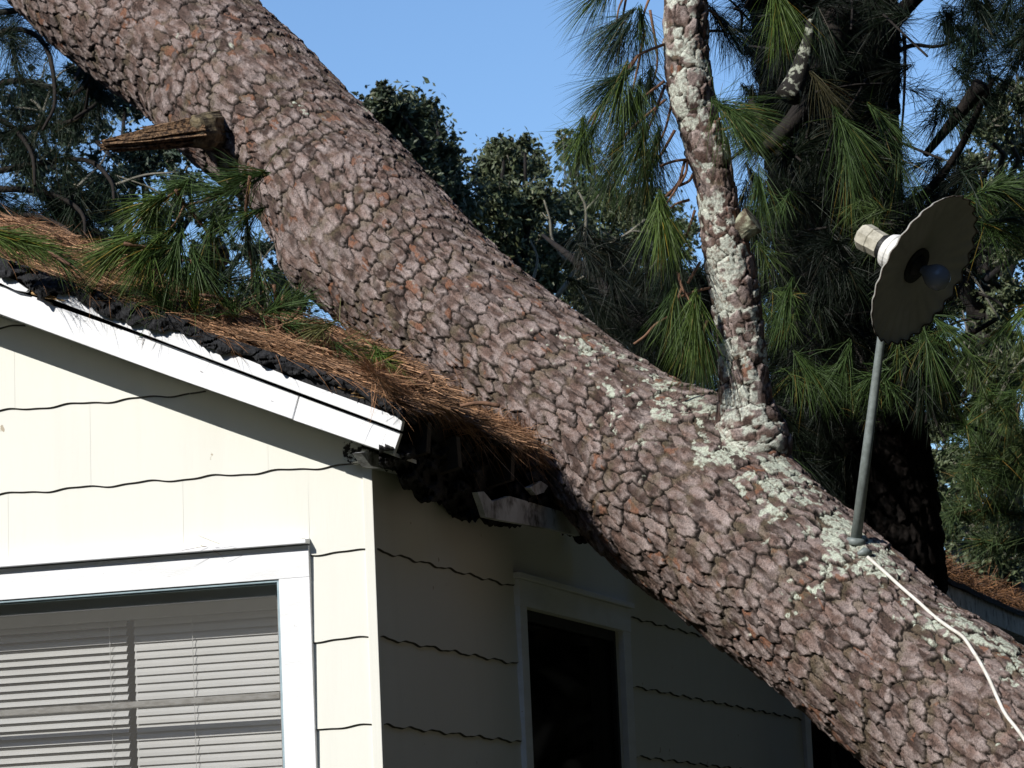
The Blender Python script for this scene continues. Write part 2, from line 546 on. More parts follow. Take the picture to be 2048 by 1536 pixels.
    col = col * (1 - lich[:, None]) + lc * lich[:, None]
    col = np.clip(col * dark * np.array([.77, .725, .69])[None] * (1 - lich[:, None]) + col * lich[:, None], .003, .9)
    n0, n1_ = shp
    idx = np.arange(n0 * n1_).reshape(shp)
    nx = np.roll(idx, -1, axis=1)
    F = np.stack([idx[:-1], nx[:-1], nx[1:], idx[1:]], -1).reshape(-1, 4)
    if flip > 0: F = F[:, ::-1]
    me = np_mesh(name, P, F, col, smooth=True)
    if end_cap:
        pass
    return link(name, me, M['bark'], parent), dict(C=C, R=R, T=T, E1=E1, E2=E2, vs=vs)

# ------------------------------------------------------------------ fallen pine
UL = [((320, -190), (85, 68)), ((430, -85), (188, 150)), ((525, 12), (298, 236)), ((610, 94), (384, 322)), ((700, 188), (478, 392)),
      ((780, 266), (556, 488)), ((850, 341), (634, 600)), ((925, 422), (704, 672)), ((1012, 508), (800, 752)), ((1110, 592), (900, 831)),
      ((1205, 665), (1000, 910)), ((1308, 742), (1095, 990)), ((1396, 800), (1178, 1082)), ((1486, 856), (1252, 1154)), ((1575, 922), (1332, 1212)),
      ((1652, 985), (1404, 1268)), ((1727, 1045), (1478, 1323)), ((1813, 1118), (1560, 1388)), ((1929, 1216), (1680, 1493)),
      ((2036, 1283), (1792, 1592)), ((2200, 1410), (1960, 1730)), ((2540, 1680), (2300, 2010))]
A0 = np.array([202.0, -61.0]); A1 = np.array([2420.0, 1845.0])
def trunk_depth(cx, cy):
    k = ((np.array([cx, cy]) - A0) @ (A1 - A0)) / ((A1 - A0) @ (A1 - A0))
    return 1 / (1 / 15.0 + k * (1 / 10.5 - 1 / 15.0))
st = []
for U, Lw in UL:
    cx, cy = (U[0] + Lw[0]) / 2, (U[1] + Lw[1]) / 2
    d = trunk_depth(cx, cy)
    r = math.hypot(U[0] - Lw[0], U[1] - Lw[1]) / 2 * d / FPX
    st.append((at(cx, cy, d), r - .010, (cx, cy), d))
TP = [s[0] for s in st]; TR = [s[1] for s in st]
# carry the stem on: down to the ground at the root end, up and away at the crown end
dirr = TP[-1] - TP[-3]; dirr /= np.linalg.norm(dirr)
root = TP[-1] + dirr * ((TP[-1][2] + .1) / -dirr[2])
mid = (TP[-1] + root) / 2
diru = TP[0] - TP[2]; diru /= np.linalg.norm(diru)
TPX = [TP[0] + diru * 3.2, TP[0] + diru * 1.2] + TP + [mid, root]
TRX = [TR[0] * .86, TR[0] * .96] + TR + [TR[-1] * 1.05, TR[-1] * 1.3]

def trunk_surface(px, py, out=.0):
    "point of the trunk's near surface seen at a pixel"
    best = None
    p = np.array([px, py], float)
    for i in range(len(st) - 1):
        a = np.array(st[i][2]); b = np.array(st[i + 1][2])
        k = np.clip(((p - a) @ (b - a)) / ((b - a) @ (b - a)), 0, 1)
        q = a + (b - a) * k
        dd = np.linalg.norm(p - q)
        if best is None or dd < best[0]:
            d = st[i][3] * (1 - k) + st[i + 1][3] * k
            r = st[i][1] * (1 - k) + st[i + 1][1] * k
            best = (dd, d, r + .010)
    dd, d, r = best
    wv = min(.98, dd * d / FPX / r)
    return at(px, py, d - (r * math.sqrt(1 - wv * wv)) - out)

fallen = thing('fallen_pine', 'huge fallen pine trunk with scaly bark lying slanted across the crushed roof', 'tree', root)

path, LL = smooth_path(np.array(TPX), TRX, 40)
def v_of(px, py):
    d = trunk_depth(px, py); p = at(px, py, d)
    return float(LL[np.argmin(np.linalg.norm(path[:, :3] - p, axis=1))])
vA, vB = v_of(100, -150), v_of(2100, 1620)
v1 = v_of(1000, 690); v2 = v_of(1290, 900); v3 = v_of(1640, 1170); v4 = v_of(1960, 1420)
def trunk_lichen(v, t):
    top = np.exp(-((t - 1.05) / .42) ** 2)
    reg = sstep(v1 - .3, v2 + .1, v) * (1 - sstep(v4, v4 + .9, v))
    mid = np.exp(-((t - .55) / .45) ** 2)
    k = top * reg * .58 + mid * reg * .34 + .12
    k = k + np.exp(-((v - v3) / .35) ** 2) * np.exp(-((t - .35) / .7) ** 2) * .30
    edge = np.exp(-((t - 1.45) / .25) ** 2) * .25 * (1 - sstep(v1 - 1.2, v1 - .3, v))
    return np.clip(k + edge, 0, 1)
vk = v_of(745, 440); vst = v_of(480, 180); vl = v_of(1370, 990)
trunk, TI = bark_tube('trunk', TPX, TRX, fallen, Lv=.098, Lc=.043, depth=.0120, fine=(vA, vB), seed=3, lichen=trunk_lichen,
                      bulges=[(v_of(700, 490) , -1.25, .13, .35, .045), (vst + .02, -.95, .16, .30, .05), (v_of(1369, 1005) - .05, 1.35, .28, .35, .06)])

# the limb that stands up from the trunk
LE = [((1322, -420), (1402, -418)), ((1325, -150), (1410, -148)), ((1327, 0), (1416, 0)), ((1328, 100), (1419, 100)), ((1336, 191), (1430, 180)), ((1353, 239), (1440, 239)), ((1371, 301), (1459, 305)),
      ((1385, 342), (1467, 350)), ((1397, 427), (1480, 427)), ((1407, 513), (1505, 513)), ((1420, 591), (1520, 591)), ((1431, 667), (1530, 667)),
      ((1437, 740), (1537, 740)), ((1434, 795), (1548, 815)), ((1424, 835), (1572, 872)), ((1405, 885), (1610, 930)), ((1390, 960), (1620, 1000))]
lp, lr = [], []
for i, (a, b) in enumerate(LE[::-1]):
    d = 12.02 - .0 * i
    lp.append(at((a[0] + b[0]) / 2, (a[1] + b[1]) / 2, d + (0.0)))
    lr.append(abs(b[0] - a[0]) / 2 * d / FPX * (.97) - .005)
lr[0] = .09; lr[1] = .125
def limb_lichen(v, t):
    return .66 + .22 * np.cos(t + .5) + .0 * v
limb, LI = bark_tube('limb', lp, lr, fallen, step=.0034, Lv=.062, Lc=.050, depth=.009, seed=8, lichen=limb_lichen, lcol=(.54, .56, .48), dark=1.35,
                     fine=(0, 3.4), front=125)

# broken stub with torn wood, low left on the trunk
def _h1(k):
    return (math.sin(k * 127.1 + 3.3) * 43758.5453) % 1.0
def broken_stub():
    dr0 = pxv(-1, .14, -.30)
    e1 = up - dr0 * (up @ dr0); e1 /= np.linalg.norm(e1); e2 = np.cross(e1, dr0)
    c0 = at(405, 262, 13.68)
    mb = MB(); n = 30
    H = [-.10, -.04, .0, .012, .024, .036, .046, .047]
    Rr = [.095, .076, .066, .064, .062, .060, .056, .02]
    HP = [at(452, 268, 14.12), at(428, 264, 13.84)] + [c0 + dr0 * h for h in H[2:]]
    mb.tube(HP, Rr, n, cap=True)
    v = np.array(mb.v); cc = np.repeat(np.array(HP), n, axis=0)
    k = fbm(v + 3, 34, 3, 4)
    v = cc + (v - cc) * (1 + (k[:, None] - .5) * .5) + dr0[None] * ((fbm(v + 8, 40, 2, 6) - .5) * .05)[:, None]
    mb.v = list(v)
    collar = mb.build('stub_collar', M['stub'], None)
    sp = MB(); rr = random.Random(5)
    n2 = 22; HC = np.linspace(0, .37, 16)
    b0 = len(sp.v)
    for h_ in HC:
        t_ = h_ / .37
        for k_ in range(n2):
            a_ = 2 * math.pi * k_ / n2
            ru = .055 * (1 - .80 * t_ ** 1.3) if math.sin(a_) > 0 else .057 * (1 - .45 * t_ ** 2)
            rs = .055 * (1 - .62 * t_)
            ridge = .50 + .72 * _h1(k_ * 7 + int(h_ * 9) * 0) + .10 * _h1(k_ * 3 + int(h_ * 60))
            sp.v.append(c0 + dr0 * (h_ + (.05 * _h1(k_ + 50) if h_ > .3 else 0)) + (e1 * math.sin(a_) * ru + e2 * math.cos(a_) * rs) * ridge)
    for i_ in range(len(HC) - 1):
        for k_ in range(n2):
            q_ = (k_ + 1) % n2
            sp.f.append((b0 + i_ * n2 + k_, b0 + i_ * n2 + q_, b0 + (i_ + 1) * n2 + q_, b0 + (i_ + 1) * n2 + k_))
    sp.f.append(tuple(b0 + (len(HC) - 1) * n2 + k_ for k_ in range(n2)))
    for i in range(42):
        x, y = rr.uniform(-1, 1), rr.uniform(-1, 1)
        if x * x + y * y > 1: continue
        p0 = c0 + e1 * y * .056 + e2 * x * .056
        ln = (.20 + .07 * rr.random()) if y > .35 else (.29 + .08 * rr.random() - (.0 if y > -.4 else -.05 * rr.random()))
        d_ = dr0 + e1 * (-.05 * y - .01 + rr.uniform(-.02, .02)) + e2 * (-.1 * x); d_ /= np.linalg.norm(d_)
        w_ = rr.uniform(.007, .015)
        kx = e1 * rr.uniform(-.004, .004) + e2 * rr.uniform(-.004, .004)
        b0 = len(sp.v)
        sp.tube([p0, p0 + d_ * ln * .4 + kx, p0 + d_ * ln * .7 - kx, p0 + d_ * ln * .9, p0 + d_ * ln], [w_, w_, w_ * .9, w_ * .7, .0025], 5)
        # flatten into a sliver
        q = np.array(sp.v[b0:]); ax_ = p0 + np.outer((q - p0) @ d_, d_)
        o_ = q - ax_; sp.v[b0:] = list(ax_ + o_ - np.outer(o_ @ e1, e1) * .35)
    spo = sp.build('splinters', M['wood'], None)
    return collar, spo
M['stub'] = noise_mat('weathered_stub_wood', (.19, .15, .085), (.05, .038, .024), 34, .4, .6, bump=.8, bscale=70)
stub = MB()
col_, spl_ = broken_stub()
col_.name = 'broken_stub'
col_.parent = fallen; col_.matrix_parent_inverse = fallen.matrix_world.inverted()
spl_.parent = col_; spl_.matrix_parent_inverse = Matrix.Identity(4)
# knot on the right of the limb
kb = MB()
k0 = at(1462, 472, 12.02); kd = pxv(1, -.75, -.35)
KH = [-.02, .02, .045, .07, .09, .098, .099]; KR = [.062, .056, .052, .050, .050, .047, .02]
kb.tube([k0 + kd * h for h in KH], KR, 26)
v = np.array(kb.v); cc = np.repeat(np.array([k0 + kd * h for h in KH]), 26, axis=0); kk = fbm(v + 9, 30, 3, 2)
kb.v = list(cc + (v - cc) * (1 + (kk[:, None] - .5) * .45))
kn = kb.build('limb_knot', noise_mat('knot_wood', (.36, .37, .26), (.10, .075, .05), 26, .42, .58, bump=.9, bscale=60), limb)

# ------------------------------------------------------------------ needles
class Needles:
    def __init__(s): s.b = []; s.d = []; s.l = []; s.c = []; s.g = []; s.w = []
    def tuft(s, base, dirv, length=.24, n=120, spread=.5, droop=.5, stem=.06, col=(.06, .11, .03), width=.0017, tip=None):
        base = np.asarray(base, float); dirv = np.asarray(dirv, float); dirv /= np.linalg.norm(dirv)
        rnd = RNG.normal(size=(n, 3))
        D = dirv[None] + rnd * spread
        D /= np.linalg.norm(D, axis=1)[:, None]
        B = base[None] - dirv[None] * (RNG.random((n, 1)) * stem) + RNG.normal(size=(n, 3)) * .004
        s.b.append(B); s.d.append(D)
        s.l.append(length * (.72 + .38 * RNG.random(n)))
        k = RNG.random((n, 1))
        c = np.array(col)[None] * (.65 + .75 * k)
        yel = (RNG.random((n, 1)) < .05)
        c = np.where(yel, c * np.array([3.2, 1.3, .9])[None], c)
        s.c.append(c); s.g.append(np.full(n, droop)); s.w.append(np.full(n, width))
    def raw(s, B, D, l, c, g, w_):
        s.b.append(B); s.d.append(D); s.l.append(l); s.c.append(c); s.g.append(np.full(len(l), g)); s.w.append(np.full(len(l), w_))
    def build(s, name, material, parent=None, bend=0.22):
        B = np.concatenate(s.b); D = np.concatenate(s.d); l = np.concatenate(s.l)[:, None]
        c = np.concatenate(s.c); g = np.concatenate(s.g)[:, None]; w_ = np.concatenate(s.w)[:, None]
        n = len(B)
        side = np.cross(D, RNG.normal(size=(n, 3)))
        side /= np.linalg.norm(side, axis=1)[:, None] + 1e-9
        down = np.array([0, 0, -1.0])[None]
        sb = side * bend * RNG.normal(size=(n, 1))
        V = np.zeros((n, 7, 3))
        for k, t in enumerate((0, .4, .75)):
            p = B + D * l * t + (down * g + sb[:, :]) * l * t * t * .6
            wd = side[:, [1, 2, 0]] if False else np.cross(D, side)
            V[:, 2 * k] = p + wd * w_ * .5 * (1 - .15 * k); V[:, 2 * k + 1] = p - wd * w_ * .5 * (1 - .15 * k)
        V[:, 6] = B + D * l + (down * g + sb) * l * .6
        V = V.reshape(-1, 3)
        o = np.arange(n)[:, None] * 7
        F = np.concatenate([np.concatenate([o + 0, o + 1, o + 3], 1), np.concatenate([o + 0, o + 3, o + 2], 1),
                            np.concatenate([o + 2, o + 3, o + 5], 1), np.concatenate([o + 2, o + 5, o + 4], 1),
                            np.concatenate([o + 4, o + 5, o + 6], 1)])
        me = np_mesh(name, V, F, np.repeat(c, 7, axis=0))
        return link(name, me, material, parent)

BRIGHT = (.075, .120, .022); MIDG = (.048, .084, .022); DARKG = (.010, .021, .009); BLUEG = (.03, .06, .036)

def curve_px(pts, d0, d1, jit=.0, seed=0):
    "smooth twig through pixel points between two depths"
    n = len(pts)
    P = np.array([at(p[0], p[1], d0 + (d1 - d0) * i / max(1, n - 1)) for i, p in enumerate(pts)])
    if n == 2: return [P[0], (P[0] + P[1]) / 2 + np.array([0, 0, -.01]), P[1]]
    out, L = smooth_path(P, np.zeros(n), 8)
    return [p[:3] for p in out[::10]]

# twigs and hanging needle clusters on the standing limb
lt = MB(); ln_ = Needles()
def sprig(tw, nd, pts, d0, d1, r0=.008, col=MIDG, n=130, length=.23, spread=.42, droop=.55, extra=0, direction=None):
    c_ = curve_px(pts, d0, d1)
    tw.tube(c_, list(np.linspace(r0, r0 * .45, len(c_))), 6)
    dv = c_[-1] - c_[-2]
    if direction is not None: dv = pxv(*direction)
    nd.tuft(c_[-1], dv, length, n, spread, droop, .09, col)
    for k in range(extra):
        i = int(len(c_) * (.45 + .5 * k / max(1, extra)))
        i = min(i, len(c_) - 1)
        nd.tuft(c_[i], dv * .5 + RNG.normal(size=3) * .5 * np.linalg.norm(dv), length * .9, n // 2, spread, droop, .08, col)
S = [  # points, d0, d1, colour, n, length m, spread, direction
    ([(1330, 88), (1275, 112), (1248, 150), (1238, 172)], 12.0, 11.85, BRIGHT, 170, .23, .30, (-.35, 1, 0)),
    ([(1275, 112), (1250, 150), (1228, 160)], 11.9, 11.85, BLUEG, 150, .22, .28, (-.9, .55, 0)),
    ([(1328, 163), (1290, 192), (1276, 205)], 12.0, 11.9, MIDG, 130, .20, .4, (-.1, 1, 0)),
    ([(1320, -60), (1262, -20), (1240, 10), (1232, 50)], 12.0, 11.9, BLUEG, 150, .22, .32, (-.75, .65, 0)),
    ([(1262, -60), (1248, 20), (1236, 85)], 12.1, 12.0, BLUEG, 130, .20, .4, (-.5, .8, 0)),
    ([(1300, -80), (1225, -40), (1205, -18)], 12.1, 12.0, MIDG, 140, .22, .35, (-.7, .7, 0)),
    ([(1310, -30), (1290, 20), (1282, 60)], 12.15, 12.1, MIDG, 130, .22, .4, (.05, 1, 0)),
    ([(1240, 172), (1196, 218), (1180, 240), (1162, 284)], 12.0, 11.9, BRIGHT, 190, .17, .62, (-.1, 1, 0)),
    ([(1196, 218), (1185, 250), (1172, 280)], 12.0, 11.9, BLUEG, 120, .18, .5, (-.6, .9, 0)),
    ([(1330, 170), (1300, 250), (1280, 290)], 12.2, 12.1, MIDG, 150, .24, .4, (-.3, 1, 0)),
    ([(1345, 200), (1330, 260), (1310, 300)], 12.3, 12.2, MIDG, 160, .25, .4, (-.2, 1, .1)),
    ([(1330, 200), (1260, 260), (1235, 300)], 12.4, 12.3, DARKG, 150, .24, .45, (-.3, 1, .1)),
    ([(1370, 320), (1356, 370), (1335, 405), (1323, 436)], 12.0, 11.9, BRIGHT, 170, .21, .30, (.1, 1, 0)),
    ([(1378, 400), (1352, 408), (1332, 425)], 12.0, 11.95, MIDG, 90, .20, .35, (.3, 1, 0)),
    ([(1356, 545), (1364, 575), (1378, 600), (1386, 628)], 11.95, 11.9, BRIGHT, 190, .24, .26, (-.12, 1, 0)),
    ([(1386, 600), (1400, 640)], 11.95, 11.9, MIDG, 90, .26, .22, (.05, 1, 0)),
    ([(1364, 575), (1345, 615)], 11.95, 11.9, MIDG, 90, .20, .3, (-.15, 1, 0)),
    ([(1415, 640), (1400, 690), (1408, 720)], 12.3, 12.3, DARKG, 110, .22, .35, (0, 1, 0)),
    ([(1436, 240), (1452, 232), (1466, 226)], 12.0, 11.8, MIDG, 240, .22, .55, (.75, .55, -.2)),
    ([(1440, 260), (1460, 255), (1480, 240)], 12.0, 11.85, BRIGHT, 130, .19, .5, (.8, .5, -.2)),
    ([(1418, 20), (1432, 30), (1444, 48)], 12.05, 12.1, DARKG, 120, .16, .6, (.5, .7, 0)),
    ([(1420, 62), (1440, 62), (1462, 70)], 12.1, 12.2, BLUEG, 110, .17, .6, (.4, .9, 0)),
    ([(1300, 20), (1315, 120), (1300, 180)], 12.5, 12.5, DARKG, 200, .24, .6, (0, 1, 0)),
    ([(1290, 60), (1270, 160), (1255, 220)], 12.5, 12.5, DARKG, 200, .24, .6, (-.2, 1, 0)),
    ([(1350, 260), (1310, 330), (1290, 350)], 12.5, 12.5, DARKG, 190, .24, .55, (-.2, 1, 0)),
    ([(1300, 300), (1250, 330), (1220, 345)], 12.5, 12.5, MIDG, 130, .2, .55, (-.4, .8, 0)),
    ([(1390, 420), (1370, 480), (1350, 510)], 12.5, 12.5, DARKG, 150, .24, .4, (0, 1, 0)),
]
for (pts, d0, d1, c_, n, le, spd, dr) in S:
    lt = MB()
    sprig(lt, ln_, pts, d0, d1, .006, c_, int(n * 1.5), le, spd, .35, 0, dr)
    lt.build('twig', M['twig'], limb, smooth=True)
for pts in ([(1336, 634), (1310, 650), (1290, 672), (1268, 688)], [(1375, 318), (1372, 345), (1358, 372)], [(1358, 372), (1378, 362), (1385, 350)],
            [(1366, 350), (1352, 372), (1330, 395)], [(1422, 575), (1392, 582), (1372, 590), (1348, 596)], [(1400, 525), (1388, 545), (1376, 566)],
            [(1385, 318), (1350, 322), (1320, 332)]):
    lt = MB(); lt.tube(curve_px(pts, 12.0, 11.95), .005, 6)
    lt.build('twig', M['twig'], limb, smooth=True)
ln_.build('needles', M['needle'], limb)

# ------------------------------------------------------------------ house
house = thing('house', 'cream wooden house with wavy shingle siding and a crushed roof edge', 'house', hp(0, 0, 0))
OV = -.20                      # gable overhang (s of the rake boards)
EO = -.15                      # eave overhang (u of the eave edge)
RIDGE, DEEP = 2.7, 14.0
def line_front(p, q, s):
    a = on_front(*p, s); b = on_front(*q, s)
    m_ = (b[1] - a[1]) / (b[0] - a[0])
    return lambda u: a[1] + m_ * (u - a[0])
z_sof = line_front((0, 630), (786, 909), OV)
z_ftop = line_front((0, 567), (801, 866), OV)
def z_roof(u):
    return z_ftop(u) + .075
SL = (z_roof(2.0) - z_roof(0.0)) / 2.0
EZ = z_roof(EO)
print('eave z', z_sof(0), z_ftop(0), EZ, 'slope', SL)
# window geometry
uRo = on_front(629, 1300)[0]; uRi = on_front(567, 1300)[0]
zTo = on_front(613, 1092)[1]; zTi = on_front(553, 1160)[1]
uM = on_front(266, 1420)[0]; zM = on_front(545, 1389)[1]
uLi = uM + 1.5 * (uM - uRi); uLo = uLi + (uRi - uRo); zB = zTi - 1.32
# side window
sAo = on_side(1033, 1350)[0]; sAi = on_side(1047, 1350)[0]
sBi = on_side(1242, 1400)[0]; sBo = on_side(1256, 1400)[0]
zSo = on_side(1031, 1160)[1]; zSi = on_side(1043, 1215)[1]
sC = on_side(1604, 1500)[0]
print('side window', sAo, sAi, sBi, sBo, zSo, zSi, 'front', uRo, uRi, uM, zTo, zTi, sC)
rowz = on_front(690, 1103)[1]; rowd = (on_front(690, 1103)[1] - on_front(690, 1453)[1]) / 2
print('rows', rowz, rowd, on_front(700, 936)[1], on_side(745, 1111)[1], on_side(764, 1452)[1])

def siding(plane, a0, a1, ztop, openings, name, parent, seed):
    V, F = [], []
    def P(a, out, z):
        return hp(a, -out, z) if plane == 'f' else hp(-out, a, z)
    k = math.ceil((max(ztop(a0), ztop(a1)) - rowz) / rowd) + 1
    ph = random.Random(seed)
    while True:
        zb = rowz + k * rowd - rowd; zt = rowz + k * rowd; 
        k -= 1
        if zt < 0: break
        joints = []
        j = a0 - .61 + (.305 if k % 2 else .0) + ph.uniform(-.03, .03)
        while j < a1:
            j += .61; joints.append(j)
        xs = list(np.arange(a0, a1, .012)) + [a1]
        for q in joints: xs += [q - .0003, q + .0003]
        for o in openings:
            if zb < o[3] and zt > o[2]: xs += [o[0], o[1]]
        xs = sorted(x for x in xs if a0 <= x <= a1)
        cols = []
        pho = ph.uniform(-.02, .02)
        for x in xs:
            wob = .0042 * math.sin(2 * math.pi * (x + pho) / .232) + .0015 * math.sin(x * 61 + k)
            b_ = max(zb + wob, 0.0)
            t_ = min(zt + .010, ztop(x))
            cols.append((x, b_, t_))
        for (x0, b0, t0), (x1, b1, t1) in zip(cols[:-1], cols[1:]):
            if x1 - x0 < 1e-6: continue
            mx_ = (x0 + x1) / 2
            if any(abs(mx_ - q) < .0003 for q in joints): continue
            if t0 - b0 < .004 or t1 - b1 < .004: continue
            segs = [(b0, b1, t0, t1)]
            for o in openings:
                if o[0] - 1e-6 <= mx_ <= o[1] + 1e-6:
                    ns = []
                    for (c0, c1, d0, d1) in segs:
                        if c0 >= o[3] or d0 <= o[2]: ns.append((c0, c1, d0, d1)); continue
                        if d0 > o[3] + .002: ns.append((max(c0, o[3]), max(c1, o[3]), d0, d1))
                        if c0 < o[2] - .002: ns.append((c0, c1, min(d0, o[2]), min(d1, o[2])))
                    segs = ns
            for (c0, c1, d0, d1) in segs:
                n = len(V)
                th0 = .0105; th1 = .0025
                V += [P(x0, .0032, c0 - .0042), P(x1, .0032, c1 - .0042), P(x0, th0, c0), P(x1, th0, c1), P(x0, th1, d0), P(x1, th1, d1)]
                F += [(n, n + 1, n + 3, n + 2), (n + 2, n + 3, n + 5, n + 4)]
    me = bpy.data.meshes.new(name)
    me.from_pydata([tuple(v) for v in V], [], F)
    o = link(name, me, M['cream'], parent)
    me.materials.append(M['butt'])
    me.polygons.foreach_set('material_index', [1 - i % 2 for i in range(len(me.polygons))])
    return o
M['butt'] = noise_mat('shaded_dirty_butt', (.06, .055, .045), (.035, .03, .025), 40)  # dark lap line: shade under the lap plus dirt, put into the colour

fw = MB()
D = .12
fw.poly([hp(0.002, 0, 0), hp(5.4, 0, 0), hp(5.4, 0, zB), hp(0.002, 0, zB)], SS * D)
fw.poly([hp(0.002, 0, zB), hp(uRi, 0, zB), hp(uRi, 0, zTi), hp(0.002, 0, zTi)], SS * D)
fw.poly([hp(uLi, 0, zB), hp(5.4, 0, zB), hp(5.4, 0, zTi), hp(uLi, 0, zTi)], SS * D)
fw.poly([hp(0.002, 0, zTi), hp(5.4, 0, zTi), hp(5.4, 0, z_sof(0)), hp(RIDGE, 0, z_sof(RIDGE)), hp(0.002, 0, z_sof(0))], SS * D)
front = fw.build('front_wall', M['cream'], house)
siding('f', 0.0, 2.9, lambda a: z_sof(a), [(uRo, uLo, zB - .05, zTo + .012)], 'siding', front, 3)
sw = MB()
ZT = z_sof(0)
W2 = (sC + .012, sC + 1.2)
for (s0, s1, z0, z1) in ((.12, DEEP, 0, zSi - 1.5), (.12, sAi, zSi - 1.5, zSi), (sBi, W2[0] + .1, zSi - 1.5, zSi), (W2[1], DEEP, zSi - 1.5, zSi), (.12, DEEP, zSi, ZT - .01)):
    sw.poly([hp(0, s0, z0), hp(0, s1, z0), hp(0, s1, z1), hp(0, s0, z1)], US * D)
side = sw.build('side_wall', M['cream'], house)
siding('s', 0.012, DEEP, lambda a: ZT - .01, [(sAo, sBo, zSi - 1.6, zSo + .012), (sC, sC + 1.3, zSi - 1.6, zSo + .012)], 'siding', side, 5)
ow = MB()
ow.hbox(5.28, 5.4, .12, DEEP - .12, 0, ZT)
ow.poly([hp(0.002, DEEP, 0), hp(5.4, DEEP, 0), hp(5.4, DEEP, ZT), hp(RIDGE, DEEP, z_sof(RIDGE)), hp(0.002, DEEP, ZT)], -SS * D)
ow.build('back_wall', M['cream'], house)
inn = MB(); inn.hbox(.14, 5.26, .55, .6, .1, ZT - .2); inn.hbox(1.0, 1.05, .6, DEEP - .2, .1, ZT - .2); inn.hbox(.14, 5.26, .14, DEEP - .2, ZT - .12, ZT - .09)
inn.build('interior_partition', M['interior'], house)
cb = MB()
cb.poly([hp(-.012, -.013, 0), hp(.020, -.013, 0), hp(.020, -.013, z_sof(.02) - .01), hp(-.012, -.013, z_sof(-.012) - .01)], SS * .024)
cb.build('corner_board', M['cream'], house, bevel=.002)

# rake boards
rk = OV
def flat(pts, s): return [hp(*(lambda a: (a[0], s, a[1]))(on_front(px, py, s))) for px, py in pts]
uend = RIDGE + .02
def ext(p, q, s):
    f = line_front(p, q, s); return hp(uend, s, f(uend))
b1 = MB(); b1.poly([ext((0, 567), (594, 790), rk)] + flat([(0, 570), (20, 578), (100, 604), (103, 610), (340, 692), (597, 791), (584, 838), (342, 753), (0, 628)], rk) + [ext((0, 628), (584, 838), rk)], SS * .022)
b1.build('rake_fascia', M['white'], house, bevel=.0015)
b2 = MB(); b2.poly(flat([(599.5, 792), (801, 866), (786, 909), (586.5, 840)], rk - .001), SS * .022)
b2.build('rake_fascia', M['white'], house, bevel=.0015)
tr_ = MB(); tr_.poly(flat([(120, 582), (165, 598), (360, 664), (600, 762), (720, 806), (806, 837), (801, 861), (600, 786), (350, 692), (108, 600)], rk - .024), SS * .0245)
tr_.build('rake_trim', M['white'], house, bevel=.002)
tt = MB(); tt.poly([ext((0, 553), (60, 572), rk - .02)] + flat([(0, 552), (12, 552), (30, 560), (48, 574), (56, 579), (52, 584), (30, 580), (0, 566)], rk - .02), SS * .018)
tt.build('torn_trim', M['white'], house, bevel=.001)
tw_ = MB()
for i in range(16):
    x = random.uniform(60, 112); y = 578 + (x - 60) * .33 + random.uniform(0, 10)
    p = on_front(x, y, rk - .02); q = on_front(x + random.uniform(10, 34), y + random.uniform(2, 9), rk - .03)
    tw_.tube([hp(p[0], rk - .02, p[1]), hp(q[0], rk - random.uniform(.02, .04), q[1])], [.004, .0006], 4)
for i in range(26):
    x = random.uniform(690, 770); y = 775 + (x - 690) * .37 + random.uniform(-7, 5)
    p = on_front(x, y, rk - .02)
    tw_.tube([hp(p[0], rk - .0, p[1]), hp(p[0] + random.uniform(-.03, .03), rk - random.uniform(.02, .05), p[1] + random.uniform(-.008, .01))], [.005, .001], 4)
tw_.build('rotten_trim_wood', M['fresh_wood'], house)
# soffit under the gable overhang
sf = MB()
ue = on_front(792, 905, rk)[0]
sf.poly([hp(ue + .01, rk + .022, z_sof(ue) + .0), hp(uend, rk + .022, z_sof(uend)), hp(uend, rk + .022, z_sof(uend) + .012), hp(ue + .01, rk + .022, z_sof(ue) + .012)], SS * (.20))
sf.build('gable_soffit', M['cream'], house)
# broken cornice return: flaking block and the remaining pieces of eave board
fb = MB(); fb.poly(flat([(685, 884), (694, 880), (712, 884), (738, 900), (730, 918), (716, 922), (700, 926), (686, 918)], -.06), SS * .055)
fb.build('cornice_block', M['flaking'] if 'flaking' in M else noise_mat('flaking_paint', (.66, .67, .62), (.02, .018, .016), 38, .50, .56, bump=.8, bscale=60), house)
def flat_s(pts, u): return [hp(*(lambda a: (u, a[0], a[1]))(on_side(px, py, u))) for px, py in pts]
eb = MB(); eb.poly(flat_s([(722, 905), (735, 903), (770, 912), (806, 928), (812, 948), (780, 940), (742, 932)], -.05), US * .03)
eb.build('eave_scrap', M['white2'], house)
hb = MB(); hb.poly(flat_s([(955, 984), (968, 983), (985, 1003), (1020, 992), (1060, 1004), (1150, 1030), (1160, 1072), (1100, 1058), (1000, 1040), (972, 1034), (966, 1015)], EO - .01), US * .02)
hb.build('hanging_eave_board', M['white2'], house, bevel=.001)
hb2 = MB(); hb2.poly(flat_s([(1060, 975), (1082, 962), (1096, 972), (1088, 985), (1072, 990)], EO - .03), US * .02)
hb2.build('white_scrap', M['white2'], house)
# far part of the eave
sE = on_side(1740, 1150, EO)[0]
zft = on_side(2000, 1190, EO)[1]; zfb = on_side(2000, 1254, EO)[1]
print('eave', sE, zft, zfb, EZ)
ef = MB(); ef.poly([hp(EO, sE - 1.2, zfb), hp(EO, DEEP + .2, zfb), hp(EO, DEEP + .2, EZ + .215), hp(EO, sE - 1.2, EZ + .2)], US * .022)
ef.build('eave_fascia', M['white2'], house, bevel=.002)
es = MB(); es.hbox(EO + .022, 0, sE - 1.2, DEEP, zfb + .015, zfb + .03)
es.build('eave_soffit', M['white2'], house)

